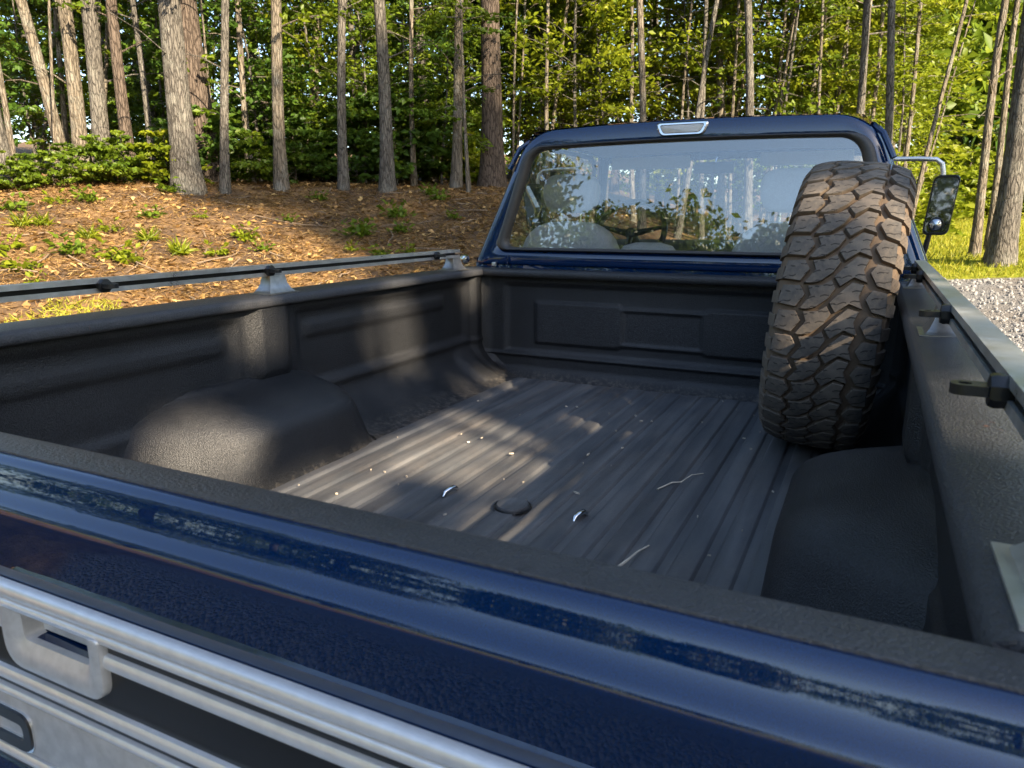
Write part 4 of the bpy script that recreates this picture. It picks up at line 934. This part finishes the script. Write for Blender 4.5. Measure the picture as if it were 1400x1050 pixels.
# distant wood: one mass of foliage
def far_wood():
    P = []; RN = []; nrng = np.random.default_rng(3)
    for i in range(2300):
        az = nrng.uniform(-1.30, .75) if i < 950 else nrng.uniform(.75, 4.98); r_ = nrng.uniform(31, 50); x = math.sin(az)*r_; y = math.cos(az)*r_
        if az > -.03: r_ = nrng.uniform(46, 62); x = math.sin(az)*r_; y = math.cos(az)*r_
        z = ground_z(x, y)+nrng.uniform(0, 1)**(.8 if i < 950 else 1.3)*(15 if i < 950 else 14)
        c = np.array([x, y, z]); P.append(c+nrng.normal(size=(75, 3))*[1.1, 1.1, .6]); RN.append(np.clip(nrng.normal(nrng.normal(.45, .2), .15, 75), 0, 1))
    P = np.concatenate(P); RN = np.concatenate(RN); az = np.arctan2(P[:, 0], P[:, 1]); gold = (az > -.62) & (az < 1.2)
    for k, mt, lb in ((gold, 'leaf_gold', 'bright yellow-green foliage mass deep behind the trunks'), (~gold, 'leaf_deep', 'dark green foliage mass closing off the wood')):
        me = leaf_mesh('distant_wood', P[k], np.where((az[k] > -1.35) & (az[k] < .8), .34, .62)*rng.uniform(.6, 1.3, k.sum()), mt, up=.3, rnd=RN[k])
        tag(obj('distant_wood', me), lb, 'wood', kind='stuff')
far_wood()

# trees behind the camera: they shade the truck and show in its glass and paint
LIT = [((-.70, 1.22, .10), .12), ((-.74, 1.24, .19), .09), ((-.68, 1.24, .03), .09), ((-.86, 1.58, .40), .06), ((-.50, 1.45, .01), .09), ((-.45, 1.75, .01), .09), ((-.38, 2.05, .01), .10), ((-.50, 2.3, .01), .06), ((-.20, 1.85, .01), .05), ((-.88, 2.30, .28), .13), ((-.88, 2.88, .42), .05), ((.89, 1.20, .49), .12), ((.90, .95, .49), .08), ((-.1, 2.6, .01), .05), ((-.3, 2.75, .01), .05), ((0, 2.3, .01), .04), ((-.62, 2.78, .05), .06), ((-.72, 2.5, .05), .06)]
LITW = [(np.array([XC+a[0], a[1], ZB+a[2]]), r_) for a, r_ in LIT]
S3 = np.array(SDIR)
def shade_keep(loc):  # cuts gaps into the crowns so sun reaches chosen spots
    def k(P):
        Q = P+np.array(loc); ok = np.ones(len(P), bool)
        for c, r_ in LITW:
            d = Q-c; t = d@S3; ok &= ~(np.linalg.norm(d-t[:, None]*S3, axis=1) < r_*1.1+.06)
        return ok
    return k
DARK = [(-.88, 1.02, .28), (-.88, 1.05, .15), (-.86, .95, .05), (0, .385, .3), (-.1, .385, .25), (.1, .385, .28), (.3, .385, .3), (.5, .385, .33), (.05, .40, .30), (-.05, .385, .16), (.15, .385, .2), (.7, .385, .4)]+[(-.88, y_, z_) for y_ in (.5, .65, .8, .92) for z_ in (.15, .3, .45)]+[(-.76, 1.5, .22), (-.74, 1.65, .2), (-.72, 1.4, .2), (-.64, 1.45, .1), (-.64, 1.6, .1), (-.64, 1.75, .08), (-.88, 1.85, .3), (-.88, 2.0, .35), (-.88, 1.35, .42), (-.88, 1.2, .42), (-.88, 1.05, .42), (-.90, .7, .49), (-.90, 1.1, .49), (-.90, 1.5, .49), (0, .41, .49), (-.4, .41, .49), (.4, .41, .49), (-.7, .41, .49), (0, .38, .46), (.5, .38, .46), (-.5, .38, .46), (0, 2.4, 0), (-.2, 2.6, 0), (-.2, 1.3, 0), (-.1, 1.5, 0), (-.3, 2.98, .3), (-.6, 2.98, .3), (.1, 2.98, .3), (.3, 2.98, .4), (-.5, 3.05, .8), (0, 3.05, .8), (.5, 3.05, .8), (.6, 3.1, 1.05), (-.5, 3.1, 1.05), (.0, 3.5, 1.12), (.64, 2.1, .5), (.64, 2.1, .75), (.64, 2.3, .85), (.62, 2.2, .3), (-.3, -.6, -.9), (.3, -.8, -.9), (-.8, -.5, -.9), (0, -1.6, -.9), (1., -1.2, -.9), (-1, -1.5, -.9)]
def dark_fill():  # leaf clumps added on sun rays to keep chosen spots shaded
    P = []
    for x_, y_, z_ in DARK:
        for _ in range(3):
            t = rng.uniform(12.4, 15.6); c = np.array([XC+x_, y_, ZB+z_])+S3*t; P.append(c+rng.normal(size=(55, 3))*[.20, .20, .17])
    return np.concatenate(P)
def shade_tree(x, y, h, zc, rx, rz, ncl, mat, label, size=.2, extra=None):
    z0 = ground_z(x, y); root = empty('shade_tree', (x, y, z0)); tag(root, label, 'tree')
    obj('trunk', trunk_mesh('trunk', [Vector((.1*math.sin(i), .1*math.cos(i*1.3), min(h, zc+rz*.7)*i/8-.2)) for i in range(9)], [.24*(1-.75*i/8) for i in range(9)], 'bark_grey', 12,
        limbs=[(Vector((0, 0, zc+random.uniform(-1, 1)*rz*.6)), Vector((math.cos(a)*rx*.8, math.sin(a)*rx*.8, zc+random.uniform(-.3, .6)*rz)), .06) for a in [k*.7 for k in range(9)]]), root)
    me = canopy_mesh('crown', ncl, 90, rx, rz, size, mat, .75, shade_keep((x, y, z0+zc))); obj('crown', me, root, (0, 0, zc))
    if extra is not None:
        Q = extra-np.array([x, y, z0+zc]); Q = Q[shade_keep((x, y, z0+zc))(Q)]
        obj('crown', leaf_mesh('crown', Q, size*rng.uniform(.6, 1.2, len(Q)), mat, up=.2), root, (0, 0, zc))
shade_tree(9.6, -3.4, 9, 6.5, 3.0, 2.1, 190, 'leaf_mid', 'rounded broadleaf tree standing off the drive behind the truck, crown filled out to shade the bed', extra=dark_fill())
shade_tree(11.8, -6.4, 11, 8.0, 3.1, 2.2, 180, 'leaf_mid', 'broad leafy tree behind the truck at the bend of the drive')
shade_tree(12.8, -2.2, 10, 7.3, 2.6, 2.1, 90, 'leaf_deep', 'dark leafy tree beside the drive with its crown over the gravel')
shade_tree(13.4, -9.6, 12, 7.6, 2.8, 2.4, 90, 'leaf_mid', 'leafy tree behind the truck at the near end of the lawn')
shade_tree(15.4, -.6, 17, 13.6, 2.9, 2.5, 110, 'leaf_deep', 'tall dark tree set back from the drive')
for x, y, h, zc, lb in [(24.4, -5.6, 24, 19.5, 'tall lone broadleaf tree added far behind the drive to shade the bank')]:  # unseen tree added to shade the middle of the bank
    shade_tree(x, y, h, zc, 3.6, 3.2, 80, 'leaf_mid', lb, .30)
for i, (x, y, h, zc, rx, rz, mt, lb) in enumerate([(-7.5, -19, 8, 4.6, 2.5, 2.4, 'needle', 'bushy pine on the grass behind the truck, furthest from the wood'), (-11.5, -15, 10, 6.2, 2.6, 3.4, 'needle', 'conical pine behind the truck beside the bushy one'), (-15.5, -12, 12, 7, 3, 4, 'leaf_mid', 'leafy tree behind the truck at the foot of the bank'), (-3.4, -24, 9, 5, 2.6, 2.6, 'needle', 'small pine across the grass behind the truck'), (6, -30, 11, 6.5, 4, 3.4, 'leaf_mid', 'wide broadleaf tree across the grass behind the truck'), (-20, -22, 15, 9, 4, 5, 'leaf_deep', 'tall broadleaf tree far behind the truck'), (16, -24, 12, 7, 4, 4, 'leaf_mid', 'broadleaf tree far down the drive')]):
    shade_tree(x, y, h, zc, rx, rz, 85, mt, lb, .26)

# ------------------------------------------------------------------ ground cover
def scatter_straw():
    nrng = np.random.default_rng(9); N = 52000; P = []; D = []
    while len(P) < N:
        az = nrng.uniform(-1.25, -.40); r_ = nrng.uniform(4.2, 14.5); x = math.sin(az)*r_; y = math.cos(az)*r_
        if gmask(x, y)[0] > .5: continue
        if mnoise.noise((x*.8, y*.8, 3)) < nrng.uniform(-.9, .25): continue
        P.append((x, y, ground_z(x, y)+nrng.uniform(.002, .03)))
    P = np.array(P); d = nrng.normal(size=(N, 3)); d[:, 2] *= .12
    me = leaf_mesh('pine_straw', P, nrng.uniform(.06, .17, N), 'straw', up=2.0, asp=.05, dirs=d, rnd=nrng.uniform(0, 1, N)**1.3)
    tag(obj('pine_straw', me), 'loose rusty pine needles covering the bank', 'pine straw', kind='stuff')
    N = 5200; P = []
    while len(P) < N:
        az = nrng.uniform(-1.25, -.30); r_ = nrng.uniform(4.5, 17); x = math.sin(az)*r_; y = math.cos(az)*r_
        P.append((x, y, ground_z(x, y)+nrng.uniform(.005, .03)))
    me = leaf_mesh('fallen_leaves', P, nrng.uniform(.05, .11, N), 'straw', up=1.4, asp=.7, rnd=nrng.uniform(0, .9, N))
    tag(obj('fallen_leaves', me), 'scattered brown fallen leaves on the bank', 'leaves', kind='stuff')
    mb = MB()
    for i in range(110):
        az = nrng.uniform(-1.2, -.40); r_ = nrng.uniform(6.5, 13.5); x = math.sin(az)*r_; y = math.cos(az)*r_; a = nrng.uniform(0, 6.28); l = nrng.uniform(.15, .8)*(.6 if i > 40 else 1)
        pts = [(x+math.cos(a)*l*t+nrng.normal()*.02, y+math.sin(a)*l*t+nrng.normal()*.02, ground_z(x+math.cos(a)*l*t, y+math.sin(a)*l*t)+.02+abs(nrng.normal())*.02) for t in (-.5, -.1, .25, .5)]
        mb.tube(pts, [.009, .008, .006, .003], 5)
    tag(mb.build('fallen_sticks', 'twig'), 'small dead sticks strewn over the bank', 'sticks', kind='stuff')
    # lawn grass and verge
    N = 42000; P = []
    while len(P) < N:
        az = nrng.uniform(-.14, .30); r_ = nrng.uniform(9.0, 30)**1.0; x = math.sin(az)*r_; y = math.cos(az)*r_; g, w = gmask(x, y)
        if g > .45 or w < .4: continue
        P.append((x, y, ground_z(x, y)+.03))
    P = np.array(P); d = nrng.normal(size=(N, 3))*.35; d[:, 2] = 1
    me = leaf_mesh('lawn_grass', P, nrng.uniform(.06, .15, N), 'grass', up=-.2, asp=.10, dirs=d, rnd=nrng.uniform(0, 1, N), fold=0)
    tag(obj('lawn_grass', me), 'sunlit yellow-green grass blades of the lawn', 'grass', kind='stuff')
    # pale dry grass at the foot of the bank
    N = 9000; P = []
    while len(P) < N:
        az = nrng.uniform(-1.25, -.62); r_ = nrng.uniform(4.0, 8.2); x = math.sin(az)*r_; y = math.cos(az)*r_
        if mnoise.noise((x*.7, y*.7, 8)) < .02: continue
        P.append((x, y, ground_z(x, y)+.02))
    d = nrng.normal(size=(N, 3))*.7; d[:, 2] = .7
    me = leaf_mesh('dry_grass', np.array(P), nrng.uniform(.05, .13, N), 'grass', up=-.2, asp=.09, dirs=d, rnd=nrng.uniform(.3, 1, N), fold=0)
    tag(obj('dry_grass', me), 'thin yellowish grass at the foot of the bank', 'grass', kind='stuff')
    # loose stones on the drive
    mb = MB(); 
    ico = bmesh.new(); bmesh.ops.create_icosphere(ico, subdivisions=1, radius=1); iv = np.array([v.co for v in ico.verts]); ifc = [[v.index for v in f.verts] for f in ico.faces]; ico.free()
    V = []; F = []; k = 0
    while k < 4200:
        az = nrng.uniform(-.10, .26); r_ = nrng.uniform(4.5, 11.5); x = math.sin(az)*r_; y = math.cos(az)*r_
        if gmask(x, y)[0] < .5: continue
        s = nrng.uniform(.008, .026); q = iv*nrng.uniform(.6, 1.3, 3)*s*nrng.uniform(.85, 1.15, (len(iv), 1)); V.append(q+[x, y, ground_z(x, y)+s*.2]); F += [[i+k*len(iv) for i in f] for f in ifc]; k += 1
    tag(mesh('loose_gravel', np.concatenate(V), F, 'stone', smooth=False), 'loose grey stones on the gravel drive', 'gravel', kind='stuff')
scatter_straw()
# single weeds and grass tufts on the bank
def weed_mesh(name, n, l, mat, blade):
    nrng = np.random.default_rng(n); a = nrng.uniform(0, 6.28, n); el = nrng.uniform(.35, 1.35, n) if blade else nrng.uniform(.1, 1.0, n)
    d = np.stack([np.cos(a)*np.cos(el), np.sin(a)*np.cos(el), np.sin(el)], 1); s = l*nrng.uniform(.6, 1.2, n)
    P = d*s[:, None]*.5 if blade else d*s[:, None]*nrng.uniform(.3, 1.2, n)[:, None]*1.3+[0, 0, .03]
    return leaf_mesh(name, P, s if blade else s*.55, mat, up=.1 if blade else .8, asp=.09 if blade else .6, dirs=d*6)
WD = [weed_mesh('blades', 60, .26, 'leaf_gold', True), weed_mesh('leaves', 60, .18, 'leaf_gold', False), weed_mesh('leaves', 80, .21, 'leaf_mid', False)]
WL = [('grass_tuft', 'tuft of narrow grass blades on the bank', 'grass tuft', 'grass tufts on the bank'), ('weed_plant', 'low yellow-green weed on the bank', 'weed', 'yellow-green weeds on the bank'), ('weed_plant', 'leafy green seedling on the bank', 'weed', 'green seedlings on the bank')]
def weed(p, v, s):
    o = empty(WL[v][0], (p.x, p.y, p.z)); o.scale = (s, s, s); o.rotation_euler = (0, 0, random.uniform(0, 6.28)); tag(o, near_label(WL[v][1], p.x, p.y), WL[v][2], WL[v][3])
    obj('foliage', WD[v], o)['kind'] = 'stuff'
for xb, yb, v, s in [(30, 312, 0, 1), (60, 310, 0, .9), (15, 345, 1, 1), (28, 372, 1, 1.1), (122, 328, 0, .9), (100, 350, 2, 1.1), (150, 318, 1, .8), (203, 331, 0, 1), (160, 358, 1, 1.2), (175, 362, 1, 1), (245, 350, 0, 1.1), (332, 328, 1, 1), (340, 332, 1, .8), (298, 352, 1, .9), (360, 345, 2, .6), (437, 275, 2, .7), (490, 325, 2, 1.1), (497, 318, 2, .8), (543, 300, 2, 1.2), (548, 320, 2, .8), (395, 305, 2, .6), (75, 280, 1, .9), (120, 278, 2, 1), (230, 265, 2, 1), (590, 268, 2, .9), (480, 345, 1, .7), (520, 352, 2, .7), (560, 348, 1, .7), (600, 275, 2, .8), (620, 300, 2, .6), (50, 395, 1, .8), (205, 300, 2, .8), (20, 290, 2, 1), (275, 300, 1, .6)]:
    weed(hit(xb, yb), v, s*.8)
